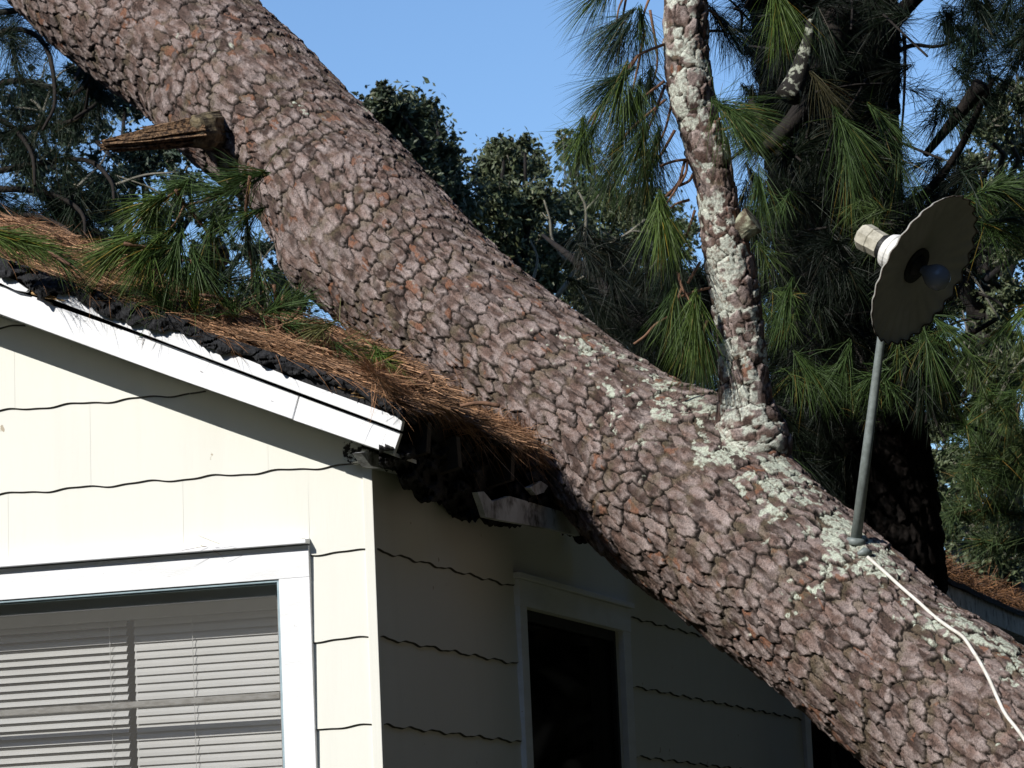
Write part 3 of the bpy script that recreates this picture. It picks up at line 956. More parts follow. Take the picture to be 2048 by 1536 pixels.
# roof sheet, pressed down and torn where the trunk came through
def lift(s_):
    return .25 * sstep(3.2, 6.2, np.asarray(s_, float))
def roof():
    us = np.linspace(EO - .02, RIDGE, 60); ss = np.r_[np.linspace(OV - .02, 4, 90), np.linspace(4.2, DEEP + .2, 26)]
    U_, S_ = np.meshgrid(us, ss, indexing='ij')
    Pn = np.stack([U_.ravel(), S_.ravel(), np.zeros(U_.size)], 1)
    dent = .34 * np.exp(-((S_ - 1.9) / 1.0) ** 2) * np.exp(-((U_ + .1) / .9) ** 2) * sstep(.05, .8, S_)
    wob = ((fbm(Pn, 3.0, 3, 5) - .5) * .05).reshape(U_.shape) * sstep(-.1, .4, S_)
    Z = z_roof(U_) - dent + wob + lift(S_)
    def sheet(off):
        return np.array([hp(u, s, z + off) for u, s, z in zip(U_.ravel(), S_.ravel(), Z.ravel())])
    idx = np.arange(U_.size).reshape(U_.shape)
    keep = ~((U_[:-1, :-1] < .22 + .14 * np.sin(S_[:-1, :-1] * 9)) & (S_[:-1, :-1] > -.05) & (S_[:-1, :-1] < 2.9))
    q = np.stack([idx[:-1, :-1], idx[1:, :-1], idx[1:, 1:], idx[:-1, 1:]], -1)[keep]
    n = U_.size
    V = np.concatenate([sheet(0), sheet(-.03)])
    F = np.concatenate([q, (q + n)[:, ::-1]])
    # close the open border
    e = {}
    for f in q:
        for i in range(4):
            a, b = int(f[i]), int(f[(i + 1) % 4])
            if (b, a) in e: del e[(b, a)]
            else: e[(a, b)] = 1
    rim = np.array([(b, a, a + n, b + n) for (a, b) in e])
    F = np.concatenate([F, rim])
    o = link('roof', np_mesh('roof', V, F), M['shingle'], house)
    mb = MB()
    mb.poly([hp(RIDGE, OV - .02, z_roof(RIDGE) - .03), hp(5.55, OV - .02, EZ - .03), hp(5.55, OV - .02, EZ), hp(RIDGE, OV - .02, z_roof(RIDGE))], SS * (DEEP + .4))
    mb.build('far_slope', M['shingle'], o)
    return o
roofo = roof()

# curled black shingle edge along the rake
TOPB = [(-60, 505), (0, 521), (68, 543), (164, 578), (308, 622), (369, 643), (410, 668), (513, 700), (600, 730), (700, 765), (805, 822)]
BOTB = [(-60, 536), (0, 549), (40, 560), (62, 584), (82, 594), (97, 583), (113, 580), (164, 601), (198, 624), (235, 640), (273, 646), (290, 655), (359, 662), (410, 690), (437, 704), (470, 708), (533, 728), (620, 757), (700, 782), (805, 838)]
def lerp_poly(P, x):
    P = np.array(P, float); return np.interp(x, P[:, 0], P[:, 1])
def shingle_edge():
    n = 420; r = 9
    xs = np.linspace(-60, 805, n)
    t = lerp_poly(TOPB, xs) - 6; b = lerp_poly(BOTB, xs)
    q = np.stack([xs / 100, xs * 0, xs * 0], 1) + 40
    jag = (np.floor(vnoise(q, 5, 3) * 5) / 5 - .4) * 12 + (vnoise(q, 14, 4) - .5) * 7
    b = b + jag
    b = np.maximum(b, t + 12)
    V = []
    for i in range(n):
        for k in range(r):
            f = k / (r - 1)
            y = t[i] * (1 - f) + b[i] * f
            s_ = rk - .035 - .012 * math.sin(f * 3.1)
            V.append((xs[i], y, s_))
    V = np.array(V)
    nz = fbm(np.stack([V[:, 0] / 100, V[:, 1] / 100, V[:, 2] * 0], 1) + 9, 5, 3, 8) - .5
    cr = np.abs(vnoise(np.stack([V[:, 0] / 100 + V[:, 1] / 60, V[:, 1] / 100, V[:, 2] * 0], 1) + 9, 3.3, 12) - .5)
    lay = np.floor((V[:, 1] - np.repeat(t, r)) / 13) * .004
    V[:, 2] += nz * .035 - lay + sstep(.06, 0, cr) * .02
    W = np.array([hp(*(lambda a: (a[0], v[2], a[1]))(on_front(v[0], v[1], v[2]))) for v in V])
    Bk = W + SS * .03
    idx = np.arange(n * r).reshape(n, r)
    q = np.stack([idx[:-1, :-1], idx[:-1, 1:], idx[1:, 1:], idx[1:, :-1]], -1).reshape(-1, 4)
    N = n * r
    bot = np.stack([idx[:-1, -1], idx[:-1, -1] + N, idx[1:, -1] + N, idx[1:, -1]], -1)
    top = np.stack([idx[:-1, 0], idx[1:, 0], idx[1:, 0] + N, idx[:-1, 0] + N], -1)
    F = np.concatenate([q, q[:, ::-1] + N, bot, top])
    return link('torn_shingle_edge', np_mesh('torn_shingle_edge', np.concatenate([W, Bk]), F), M['shingle'], roofo)
shingle_edge()
# crumpled roofing over the broken eave
M['rafter'] = noise_mat('old_rafter_wood', (.05, .04, .03), (.03, .025, .02), 20)
def crumple():
    TT = [(770, 812), (850, 826), (930, 850), (1010, 880), (1080, 905), (1120, 930), (1175, 965)]
    BB = [(770, 930), (800, 948), (830, 975), (860, 1003), (920, 1026), (975, 1045), (1060, 1050), (1100, 1040), (1175, 1090)]
    n, r = 160, 50
    xs = np.linspace(770, 1175, n)
    t = lerp_poly(TT, xs) ; b = lerp_poly(BB, xs)
    q = np.stack([xs / 100, xs * 0, xs * 0], 1) + 70
    b = b + (vnoise(q, 6, 3) - .5) * 22 + (vnoise(q, 20, 4) - .5) * 8
    X, K = np.meshgrid(xs, np.linspace(0, 1, r), indexing='ij')
    Y = t[:, None] * (1 - K) + b[:, None] * K
    nz = fbm(np.stack([X.ravel() / 100, Y.ravel() / 100, 0 * X.ravel()], 1) + 5, 2.2, 4, 9) - .5
    uu = EO + .03 - nz * .28 + .05 * K.ravel()
    V = np.array([hp(*(lambda a: (u, a[0], a[1]))(on_side(x, y, u))) for x, y, u in zip(X.ravel(), Y.ravel(), uu)])
    idx = np.arange(n * r).reshape(n, r)
    qd = np.stack([idx[:-1, :-1], idx[:-1, 1:], idx[1:, 1:], idx[1:, :-1]], -1).reshape(-1, 4)
    N = n * r
    F = np.concatenate([qd, qd[:, ::-1] + N])
    W = np.concatenate([V, V + US * .02])
    link('crumpled_roofing', np_mesh('crumpled_roofing', W, F), M['felt'], roofo)
    for x, y, a in ((840, 905, .3), (905, 935, -.1), (1010, 960, .25), (1060, 930, .5)):
        s_, z_ = on_side(x, y, EO)
        rb = MB(); rb.poly([hp(EO - .02, s_, z_), hp(EO - .02, s_ + .04, z_), hp(EO - .02, s_ + .04 + a * .1, z_ + .10), hp(EO - .02, s_ + a * .1, z_ + .10)], US * .5 - np.array([0, 0, .12]))
        rb.build('rafter', M['rafter'], roofo)
crumple()

# ------------------------------------------------------------------ windows
def front_window():
    c = MB()
    s0, s1 = -.022, .002
    c.hbox(uRo, uRi, s0, s1, zB - .03, zTi)                     # right casing
    c.hbox(uLi, uLo, s0, s1, zB - .03, zTi)
    c.hbox(uRo, uLo, s0 - .001, s1, zTi, zTo)                   # head
    w_ = c.build('window', M['white'], house, bevel=.0015)
    dc = MB(); dc.poly([hp(uRo - .002, -.052, zTo + .004), hp(uRo - .002, -.052, zTo + .016), hp(uRo - .002, .0, zTo + .024), hp(uRo - .002, .0, zTo + .004)], US * (uLo - uRo + .004))
    dc.build('drip_cap', M['white'], w_, bevel=.0015)
    sl_ = MB(); sl_.hbox(uRo - .02, uLo + .02, -.05, .04, zB - .065, zB - .032)
    sl_.build('sill', M['white'], w_, bevel=.003)
    # jamb lining
    j = MB()
    j.hbox(uRi - .02, uRi - .001, .002, .118, zB, zTi + .0); j.hbox(uLi + .001, uLi + .02, .002, .118, zB, zTi)
    j.hbox(uRi - .001, uLi + .001, .002, .118, zTi + .001, zTi + .02); j.hbox(uRi - .02, uLi + .02, .002, .118, zB - .02, zB)
    j.build('jamb', M['white'], w_)
    a = MB()       # metal storm-window track with two ribs
    for k, (dd, s_a, s_b) in enumerate(((.0, -.017, -.004), (.0065, -.003, .012))):
        t_ = .0085 - .002 * k
        a.hbox(uRi + dd, uRi + dd + t_, s_a, s_b, zB, zTi - dd - t_); a.hbox(uLi - dd - t_, uLi - dd, s_a, s_b, zB, zTi - dd - t_)
        a.hbox(uRi + dd, uLi - dd, s_a, s_b, zTi - dd - t_, zTi - dd)
    a.build('storm_track', M['alu'], w_, bevel=.001)
    sh = MB()      # wooden sash with muntins
    e0, e1 = uRi + .013, uLi - .013; t0 = zTi - .004
    ss0, ss1 = .046, .078
    sh.hbox(e0, e0 + .022, ss0, ss1, zB, t0); sh.hbox(e1 - .022, e1, ss0, ss1, zB, t0)
    tr2 = MB(); tr2.hbox(e0 + .022, e1 - .022, ss0, ss1, t0 - .04, t0)
    tr2.build('sash_rail', M['white'], w_, bevel=.002)
    sh.hbox(e0 + .022, e1 - .022, ss0 - .002, ss1 - .006, zM - .010, zM + .010)
    sh.hbox(e0 + .022, e1 - .022, ss0, ss1, zM - .42, zM - .38)
    sh.build('sash', M['sash'], w_, bevel=.002)
    pn = MB(); pn.hbox(e0, e1, .034, .037, zB, t0)
    pn.build('pane', M['pane'], w_)
    hd = MB(); hd.hbox(e0 + .01, e1 - .01, .155, .19, zTi - .075, zTi - .03)
    bl = MB()
    sp = .0262
    uG = on_front(266, 1420, .172)[0]
    for (ua, ub, tilt) in ((e0 + .012, uG - .013, 68), (uG + .013, e1 - .012, 50)):
        z = zTi - .085
        ca, sa = math.cos(math.radians(tilt)), math.sin(math.radians(tilt))
        i = 0
        while z > zB:
            i += 1
            jz = random.uniform(-.0012, .0012)
            # curved slat, three facets
            pts = []
            for q, cv in ((-.0155, 0), (-.005, .0022), (.005, .0022), (.0155, 0)):
                pts.append((.172 + q * ca - cv * sa, z + jz + q * sa + cv * ca))
            n = len(bl.v)
            for (s_, zz) in pts:
                bl.v += [hp(ua, s_, zz), hp(ub, s_, zz + random.uniform(-.0005, .0005))]
            for k in range(3):
                bl.f.append((n + 2 * k, n + 2 * k + 1, n + 2 * k + 3, n + 2 * k + 2))
            z -= sp
    for uc in (on_front(352, 1400)[0], on_front(184, 1400)[0]):
        bl.tube([hp(uc, .156, zB), hp(uc + .002, .156, zTi - .08)], .0012, 5)
    b_ = bl.build('blinds', M['slat'], w_)
    hd.build('blind_headrail', M['slat'], w_)
    md = b_.modifiers.new('thick', 'SOLIDIFY'); md.thickness = .0006
front_window()
def side_window(a0, a1, b1, b0, zt, zi, depth_):
    c = MB(); u0 = -.024
    def bx(s0, s1, z0, z1, ua=u0, ub=.0): c.hbox(ua, ub, s0, s1, z0, z1)
    bx(a0, a1, zi - 1.5, zi); bx(b1, b0, zi - 1.5, zi); bx(a0 - .004, b0 + .004, zi, zt, u0 - .002)
    w_ = c.build('window', M['white'], house, bevel=.002)
    d = MB(); d.hbox(-.038, 0, a0 - .02, b0 + .03, zt + .002, zt + .022); d.build('drip_cap', M['white'], w_, bevel=.002)
    j = MB()
    j.hbox(.0, .035, a1 - .02, a1 - .001, zi - 1.5, zi); j.hbox(.0, .035, b1 + .001, b1 + .02, zi - 1.5, zi); j.hbox(.0, .035, a1 - .001, b1 + .001, zi + .001, zi + .02)
    j.build('jamb', M['white'], w_)
    f = MB()
    f.hbox(.010, .026, a1, a1 + .03, zi - 1.5, zi - .04); f.hbox(.010, .026, b1 - .03, b1, zi - 1.5, zi - .04); f.hbox(.010, .026, a1, b1, zi - .04, zi)
    f.hbox(.012, .024, a1 + .03, b1 - .03, zi - .80, zi - .77)
    f.build('sash', M['black'], w_)
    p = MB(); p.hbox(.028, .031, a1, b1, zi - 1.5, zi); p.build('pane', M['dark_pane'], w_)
side_window(sAo, sAi, sBi, sBo, zSo, zSi, 0)
side_window(sC, sC + .12, sC + 1.18, sC + 1.3, zSo, zSi, 0)

# ------------------------------------------------------------------ pine straw on the roof
TOPS = [(-80, 430), (0, 452), (100, 500), (200, 545), (300, 596), (380, 612), (450, 628), (560, 640), (640, 668), (700, 700), (760, 730), (820, 768), (880, 800)]
def straw():
    nx, ns = 260, 40
    xs = np.linspace(-80, 800, nx); ss = np.linspace(0, 1, ns)
    V = []
    for x in xs:
        yt = lerp_poly(TOPS, x) + 12; yb = lerp_poly(TOPB, min(x, 805)) - 9 + max(0, x - 805) * .42
        u0, z0 = on_front(x, yb, rk - .02)
        u1, z1 = on_front(x, yt, .18)
        H = max(.02, z1 - z0) * (1 - .55 * max(0, (x - 680) / 120) ** 2)
        for k in ss:
            s_ = rk + .012 + k * 1.26
            prof = math.sin(min(1, k / .32) * math.pi / 2) * (1 - .75 * max(0, (k - .32) / .68))
            V.append(hp(u0, s_, z_roof(u0) * 0 + z0 + H * prof * .86))
    V = np.array(V)
    nz = fbm(V + 20, 9, 4, 3) - .5
    V[:, 2] += nz * .06
    V += np.array([0, 0, 1.0])[None] * 0
    idx = np.arange(nx * ns).reshape(nx, ns)
    q = np.stack([idx[:-1, :-1], idx[:-1, 1:], idx[1:, 1:], idx[1:, :-1]], -1).reshape(-1, 4)
    col = np.array([.085, .045, .022])[None] * (.6 + .9 * fbm(V + 3, 25, 3, 7)[:, None])
    base = link('pine_straw', np_mesh('pine_straw', V, q, col, smooth=True), M['straw'])
    tag(base, kind='stuff', label='brown pine needle litter heaped along the roof edge', cat='pine straw')
    nd = Needles()
    n = 30000
    i = RNG.integers(0, nx, n); k = np.minimum((RNG.random(n) ** 1.6 * ns).astype(int), ns - 1)
    B = V[i * ns + k] + RNG.normal(size=(n, 3)) * .007
    B[:, 2] += np.abs(RNG.normal(size=n)) * .010
    ang = RNG.normal(size=n) * np.where(RNG.random(n) < .3, 1.6, .7)
    side_ = np.where(RNG.random(n) < .5, 1, -1)
    slope = -US * math.cos(0) + np.array([0, 0, -SL]); slope /= np.linalg.norm(slope)
    perp = SS
    ang = np.where(k < 3, ang * .3, ang)
    Dd = (slope[None] * np.cos(ang)[:, None] + perp[None] * np.sin(ang)[:, None]) * side_[:, None] + np.array([0, 0, 1.0])[None] * (RNG.normal(size=(n, 1)) * .09 )
    Dd /= np.linalg.norm(Dd, axis=1)[:, None]
    l = .05 + .13 * RNG.random(n)
    cc = np.array([.42, .235, .13])[None] * (.16 + 1.2 * RNG.random((n, 1)) ** 1.5) + np.array([.05, .03, .015])[None] * RNG.random((n, 1))
    nd.raw(B - Dd * l[:, None] * .5, Dd, l, cc, .15, .0023)
    # wild needles dropping over the black edge
    n = 90
    x = RNG.uniform(0, 800, n)
    B = []
    for xx in x:
        a = on_front(xx, lerp_poly(TOPB, xx) - 4, rk - .06); B.append(hp(a[0], rk - .06, a[1]))
    B = np.array(B); Dd = slope[None] + RNG.normal(size=(n, 3)) * .4; Dd /= np.linalg.norm(Dd, axis=1)[:, None]
    nd.raw(B, Dd, .05 + .08 * RNG.random(n), np.array([.30, .15, .07])[None] * (.5 + .7 * RNG.random((n, 1))), .5, .0016)
    # the straw that slid on down beside the trunk, over the hole
    def mat_(n, pa, th, ln_a, fall):
        t = RNG.random(n); P_ = np.array(pa, float)
        X = np.interp(t, np.linspace(0, 1, len(P_)), P_[:, 0]); Y = np.interp(t, np.linspace(0, 1, len(P_)), P_[:, 1])
        G = np.stack([np.gradient(np.interp(np.linspace(0, 1, 50), np.linspace(0, 1, len(P_)), P_[:, 0])), np.gradient(np.interp(np.linspace(0, 1, 50), np.linspace(0, 1, len(P_)), P_[:, 1]))], 1)
        B, Dn = [], []
        for j in range(n):
            g = G[int(t[j] * 49)]; g = g / np.linalg.norm(g)
            o = RNG.normal() * th * .45
            x_, y_ = X[j] - g[1] * -o * 0 + 0, Y[j] + o
            dd = 10.75 + (x_ - 780) / 340 * 1.75 + RNG.normal() * .05
            B.append(at(x_, y_, dd))
            a = RNG.normal() * .5
            gx, gy = g[0] * math.cos(a) - g[1] * math.sin(a), g[0] * math.sin(a) + g[1] * math.cos(a)
            Dn.append(pxv(gx, gy, 4.0 * 0 + RNG.normal() * .3 + .9))
        B = np.array(B); Dn = np.array(Dn)
        l = ln_a * (.5 + .8 * RNG.random(n))
        cc = np.array([.40, .215, .115])[None] * (.35 + 1.0 * RNG.random((n, 1)))
        nd.raw(B - Dn * l[:, None] * .5, Dn, l, cc, fall, .0019)
    mat_(2600, [(740, 738), (820, 784), (880, 808), (960, 834), (1030, 862), (1085, 902)], 12, .15, .3)
    mat_(130, [(900, 815), (960, 842), (1030, 880), (1080, 920)], 24, .26, .6)
    o = nd.build('straw_needles', M['straw'], None, bend=.5)
    o.parent = base; o.matrix_parent_inverse = base.matrix_world.inverted()
    # backing mass of that second heap
    n = 90; r = 8
    xs = np.linspace(760, 1095, n)
    P_ = np.array([(740, 738), (820, 784), (880, 808), (960, 834), (1030, 862), (1095, 910)], float)
    V = []
    for x in xs:
        yc = np.interp(x, P_[:, 0], P_[:, 1]); dd = 10.85 + (x - 780) / 340 * 1.75
        th = 11 * math.sqrt(max(.05, 1 - ((x - 900) / 210) ** 2))
        for k in range(r):
            a = 2 * math.pi * k / r
            V.append(at(x, yc + math.sin(a) * th, dd + .06 + math.cos(a) * .05))
    V = np.array(V); V += (fbm(V, 20, 3, 2)[:, None] - .5) * np.array([.02, .02, .05])
    idx = np.arange(n * r).reshape(n, r); nx_ = np.roll(idx, -1, axis=1)
    q = np.stack([idx[:-1], nx_[:-1], nx_[1:], idx[1:]], -1).reshape(-1, 4)
    col = np.array([.07, .038, .02])[None] * (.6 + .9 * fbm(V + 3, 25, 3, 7)[:, None])
    link('straw_clump', np_mesh('straw_clump', V, q, col, smooth=True), M['straw'], base)
straw()

# litter on the far eave
def far_straw():
    nd = Needles(); n = 5000
    B = []
    s0 = sE - .5
    for j in range(n):
        s_ = RNG.uniform(s0, DEEP + .2); u_ = EO + abs(RNG.normal()) * .25 - .02
        B.append(hp(u_, s_, z_roof(u_) + float(lift(s_)) + .01 + abs(RNG.normal()) * .05))
    B = np.array(B)
    Dd = -SS[None] * np.where(RNG.random((n, 1)) < .5, 1, -1) + RNG.normal(size=(n, 3)) * .45
    Dd[:, 2] *= .4
    Dd /= np.linalg.norm(Dd, axis=1)[:, None]
    l = .10 + .16 * RNG.random(n)
    cc = np.array([.22, .11, .05])[None] * (.35 + 1.0 * RNG.random((n, 1)))
    nd.raw(B - Dd * l[:, None] * .5, Dd, l, cc, .15, .0035)
    o = nd.build('pine_litter', M['straw'], None, bend=.5)
    tag(o, 'brown needle litter on the far eave behind the lamp pole', 'pine litter', kind='stuff')
far_straw()

bpy.context.view_layer.update()
def trunk_surface(px, py, out=.0):
    "where the line of sight through a pixel meets the bark of the trunk"
    r = ray(px, py); r = r / np.linalg.norm(r)
    mi = trunk.matrix_world.inverted()
    a = mi @ Vector(CAMP); b = mi @ Vector(CAMP + r)
    hit, loc, nor, _ = trunk.ray_cast(a, (b - a).normalized())
    return np.array(trunk.matrix_world @ loc) - r * out if hit else at(px, py, 11.0)
# ------------------------------------------------------------------ lamp on its pole
def lamp():
    base = trunk_surface(1712, 1070)
    lamp_ = thing('yard_lamp', 'yard lamp with wide fluted disc shade and bare bulb on a thin pole', 'lamp', base)
    dL = 11.35
    C = at(1841, 536, dL)
    a_img = np.array([.845, .535])
    tilt = math.radians(59)
    ax = (right * a_img[0] - up * a_img[1]) * math.sin(tilt) - fwd * math.cos(tilt)    # the way the shade opens
    ax /= np.linalg.norm(ax)
    e1 = (right * -a_img[1] - up * a_img[0]); e1 = e1 - ax * (e1 @ ax); e1 /= np.linalg.norm(e1)
    e2 = np.cross(ax, e1)
    R = 164 * dL / FPX
    def disc(name, off, material, parent, thick=.0018):
        nf, n = 28, 28 * 12
        prof = [(.026, -.030), (.045, -.024), (.075, -.016), (.12, -.011), (.17, -.005), (.21, .0), (R - .012, .006), (R - .004, .010), (R, .016)]
        V = []
        for side_ in (0, 1):
            for r_, h_ in prof:
                for k in range(n):
                    t = 2 * math.pi * k / n
                    amp = (r_ / R) ** 5
                    wv = math.cos(nf * t)
                    rr = r_ * (1 + .014 * amp * wv)
                    V.append(C + (e1 * math.cos(t) + e2 * math.sin(t)) * rr + ax * (h_ + .0045 * amp * wv + (off if side_ else 0)))
        V = np.array(V); m_ = len(prof)
        idx = np.arange(m_ * n).reshape(m_, n); nx = np.roll(idx, -1, axis=1)
        q = np.stack([idx[:-1], nx[:-1], nx[1:], idx[1:]], -1).reshape(-1, 4)
        N = m_ * n
        rim = np.stack([idx[-1], nx[-1], nx[-1] + N, idx[-1] + N], -1)
        me = np_mesh(name, V, np.concatenate([q, q[:, ::-1] + N, rim]), smooth=True)
        return link(name, me, material, parent)
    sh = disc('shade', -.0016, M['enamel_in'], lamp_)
    rimm = MB()
    n = 28 * 12
    P = []
    for k in range(n + 1):
        t = 2 * math.pi * k / n; wv = math.cos(28 * t)
        P.append(C + (e1 * math.cos(t) + e2 * math.sin(t)) * R * (1 + .014 * wv) + ax * (.0165 + .0045 * wv))
    rimm.tube(P, .0022, 5, cap=False)
    rimm.build('shade_rim', M['rust'], sh, smooth=True)
    def lathe(name, prof, material, parent, n=28):
        mb = MB(); b = 0
        for r_, h_ in prof:
            for k in range(n):
                t = 2 * math.pi * k / n
                mb.v.append(C + (e1 * math.cos(t) + e2 * math.sin(t)) * r_ * (.92 if h_ < -.03 else 1) + ax * (h_ * .9 if h_ < -.03 else h_))
        for i in range(len(prof) - 1):
            for k in range(n):
                k2 = (k + 1) % n
                mb.f.append((i * n + k, i * n + k2, (i + 1) * n + k2, (i + 1) * n + k))
        mb.f.append(tuple(range(n - 1, -1, -1))); mb.f.append(tuple((len(prof) - 1) * n + k for k in range(n)))
        return mb.build(name, material, parent, smooth=False)
    lathe('neck', [(.028, -.026), (.060, -.026), (.080, -.024), (.086, -.040), (.082, -.066), (.070, -.088), (.064, -.100), (.064, -.122), (.067, -.126), (.067, -.134), (.060, -.150), (.050, -.156), (.046, -.160)], M['enamel'], lamp_, 26)
    lathe('gasket', [(.040, -.158), (.0475, -.161), (.0475, -.173), (.040, -.176)], M['black'], lamp_)
    lathe('socket_cap', [(.040, -.175), (.047, -.179), (.047, -.224), (.050, -.228), (.050, -.262), (.040, -.276), (.014, -.280)], M['cap'], lamp_, 8)
    lathe('socket', [(.020, -.05), (.040, -.03), (.040, -.008), (.030, .002), (.022, .008)], M['black'], lamp_)
    # dark collar plate round the socket, seen inside the shade
    lathe('reflector_well', [(.028, -.024), (.062, -.0185), (.062, -.0125), (.030, -.012)], M['black'], lamp_)
    bulb = lathe('bulb', [(.010, -.01), (.014, .006), (.018, .018), (.028, .032), (.038, .046), (.0425, .062), (.0425, .075), (.038, .090), (.026, .104), (.012, .111), (.002, .1125)], M['bulb'], lamp_)
    bulb.data.polygons.foreach_set('use_smooth', [True] * len(bulb.data.polygons))
    # pole
    pt = C - ax * .10 + up * -.0 
    foot = trunk_surface(1712, 1078, .01)
    tp = at(1786, 505, 11.50)
    pl = MB()
    knee = at(1763, 672, 11.50)
    pl.tube([foot, foot * .5 + knee * .5, knee, at(1776, 575, 11.5), tp], [.0185, .0165, .0135, .0135, .0135], 16)
    pl.build('pole', M['steel'], lamp_, smooth=True)
    br = MB(); br.tube([tp + up * -.01, at(1772, 490, 11.47), C - ax * .085], [.016, .018, .02], 12)
    br.build('bracket', M['steel'], lamp_, smooth=True)
    fl = MB()
    f2 = foot + up * -.0
    d_ = (knee - foot) / np.linalg.norm(knee - foot)
    fl.tube([f2 - d_ * .02, f2 - d_ * .002, f2 + d_ * .004], [.030, .034, .022], 16)
    fl.build('foot_flange', M['steel'], lamp_, smooth=True)
    cl = MB(); q0 = trunk_surface(1716, 1108, .012); q1 = trunk_surface(1742, 1106, .02)
    cl.tube([q0, (q0 + q1) / 2 + up * .006, q1], [.006, .016, .009], 10)
    cl.build('cable_clamp', M['steel'], lamp_, smooth=True)
M['rust'] = noise_mat('rusty_rim', (.05, .035, .025), (.20, .19, .16), 60, .5, .7, rough=.8)
M['cap'] = noise_mat('aged_plastic_cap', (.50, .47, .38), (.30, .28, .22), 40, .4, .65, rough=.5)
lamp()
cbm = MB()
CP = [(1735, 1114), (1768, 1143), (1802, 1174), (1838, 1205), (1870, 1234), (1900, 1256), (1926, 1274), (1945, 1301), (1962, 1328), (1980, 1362), (1995, 1396), (2012, 1430), (2040, 1466), (2075, 1520), (2120, 1600)]
cpts = [trunk_surface(px, py, .012 + .003 * math.sin(i * 1.3)) for i, (px, py) in enumerate(CP)]
cs, _ = smooth_path(np.array(cpts), np.zeros(len(cpts)), 8)
cbm.tube([p[:3] for p in cs[::8]], .006, 8)
tag(cbm.build('electric_cable', M['cable'], None, smooth=True), 'white electric cable running down the fallen trunk from the lamp pole', 'cable')

# ------------------------------------------------------------------ pine sprigs lying on the roof
SPRIG = [  # label, twig px, d0, d1, tufts (base px, dir, len m, n, spread, colour)
 ('broad green pine sprig drooping over the roof edge beside a dark post', [(430, 560), (380, 520), (310, 500), (248, 487)],
  [((248, 487), (-.85, .45), .21, 260, .26, BRIGHT), ((300, 500), (-.55, .8), .19, 180, .34, BRIGHT), ((350, 510), (-.2, .9), .18, 180, .4, MIDG), ((310, 500), (-.9, .1), .17, 110, .35, MIDG), ((395, 530), (.2, .8), .16, 130, .5, MIDG)]),
 ('upright pine sprig with splayed green tufts in front of the trunk', [(498, 640), (505, 560), (498, 480), (492, 420), (500, 352)],
  [((500, 352), (-.8, .15), .19, 170, .38, MIDG), ((492, 432), (-.8, .4), .16, 120, .5, MIDG), ((498, 480), (.2, 1), .14, 70, .6, DARKG)]),
 ('leaning pine sprig with a green tuft near the broken stub', [(450, 540), (420, 470), (370, 410), (352, 380)],
  [((440, 385), (-.9, .0), .19, 150, .4, MIDG), ((300, 413), (-.7, .55), .19, 190, .42, BRIGHT), ((352, 381), (-.4, .3), .15, 120, .7, MIDG), ((330, 470), (-.6, .4), .17, 150, .5, MIDG), ((420, 470), (-.2, .8), .17, 120, .6, MIDG)]),
 ('small bushy pine sprig standing on the straw by the dark post', [(560, 700), (530, 640), (450, 600), (400, 590)],
  [((390, 590), (.0, -.9), .12, 110, .5, BRIGHT), ((330, 600), (-.3, -.5), .14, 100, .6, MIDG), ((450, 600), (-.4, -.5), .13, 110, .7, MIDG), ((300, 570), (-.2, -.4), .13, 110, .7, MIDG), ((460, 560), (.6, -.2), .14, 120, .7, DARKG), ((560, 610), (.5, -.3), .14, 100, .7, MIDG), ((600, 650), (.7, .0), .12, 90, .7, MIDG)]),
 ('flat pine sprig on the straw at the left end of the roof', [(-40, 470), (30, 480), (90, 500), (140, 530)],
  [((30, 478), (.9, .25), .14, 150, .3, BRIGHT), ((-10, 470), (.8, .3), .14, 120, .3, BRIGHT), ((80, 495), (.9, .3), .12, 120, .35, BRIGHT), ((130, 520), (.8, .4), .12, 80, .45, MIDG)]),
 ('yellowing pine sprig tucked between the straw and the trunk', [(800, 800), (780, 760), (764, 730)],
  [((764, 728), (.35, .9), .13, 130, .3, BRIGHT), ((760, 722), (-.9, -.1), .13, 100, .3, BRIGHT), ((758, 718), (-.7, .3), .10, 60, .4, BRIGHT), ((775, 735), (.8, .3), .10, 60, .4, (.14, .12, .04)), ((640, 655), (-.6, .2), .13, 70, .6, (.12, .12, .04)), ((700, 700), (.7, .25), .12, 60, .5, MIDG)]),
 ('loose pine sprig of dull needles hanging beneath the trunk', [(640, 660), (600, 640), (560, 620), (548, 570)],
  [((548, 590), (.1, -.8), .14, 80, .7, DARKG), ((600, 600), (.3, -.3), .13, 90, .8, MIDG), ((520, 560), (.1, .7), .15, 90, .7, MIDG), ((480, 600), (-.1, .5), .12, 90, .8, DARKG)]),
]
for i, (lab, tw, tf) in enumerate(SPRIG):
    d = 11.0 if i in (0, 3, 4) else (11.3 if i != 5 else 11.2)
    if i == 5: d = 10.95
    root_ = thing('pine_sprig', lab, 'pine sprig', at(tw[0][0], tw[0][1], d), 'green pine sprigs fallen on the roof')
    t_ = MB(); t_.tube(curve_px(tw, d + .1, d - .05), .006, 6)
    n_ = Needles()
    for (b_, dr, le, n, spd, c_) in tf:
        bp_ = at(b_[0], b_[1], d)
        n_.tuft(bp_, pxv(dr[0], dr[1], RNG.uniform(-.3, .3)), le, int(n * 1.25), spd, .25, .07, c_, .0023)
        t0 = min([at(p[0], p[1], d) for p in tw], key=lambda p: np.linalg.norm(p - bp_))
        t_.tube([t0, (t0 + bp_) / 2 + np.array([0, 0, -.01]), bp_], [.005, .004, .003], 5)
    t_.build('twig', M['twig'], root_, smooth=True)
    n_.build('needles', M['needle'], root_)
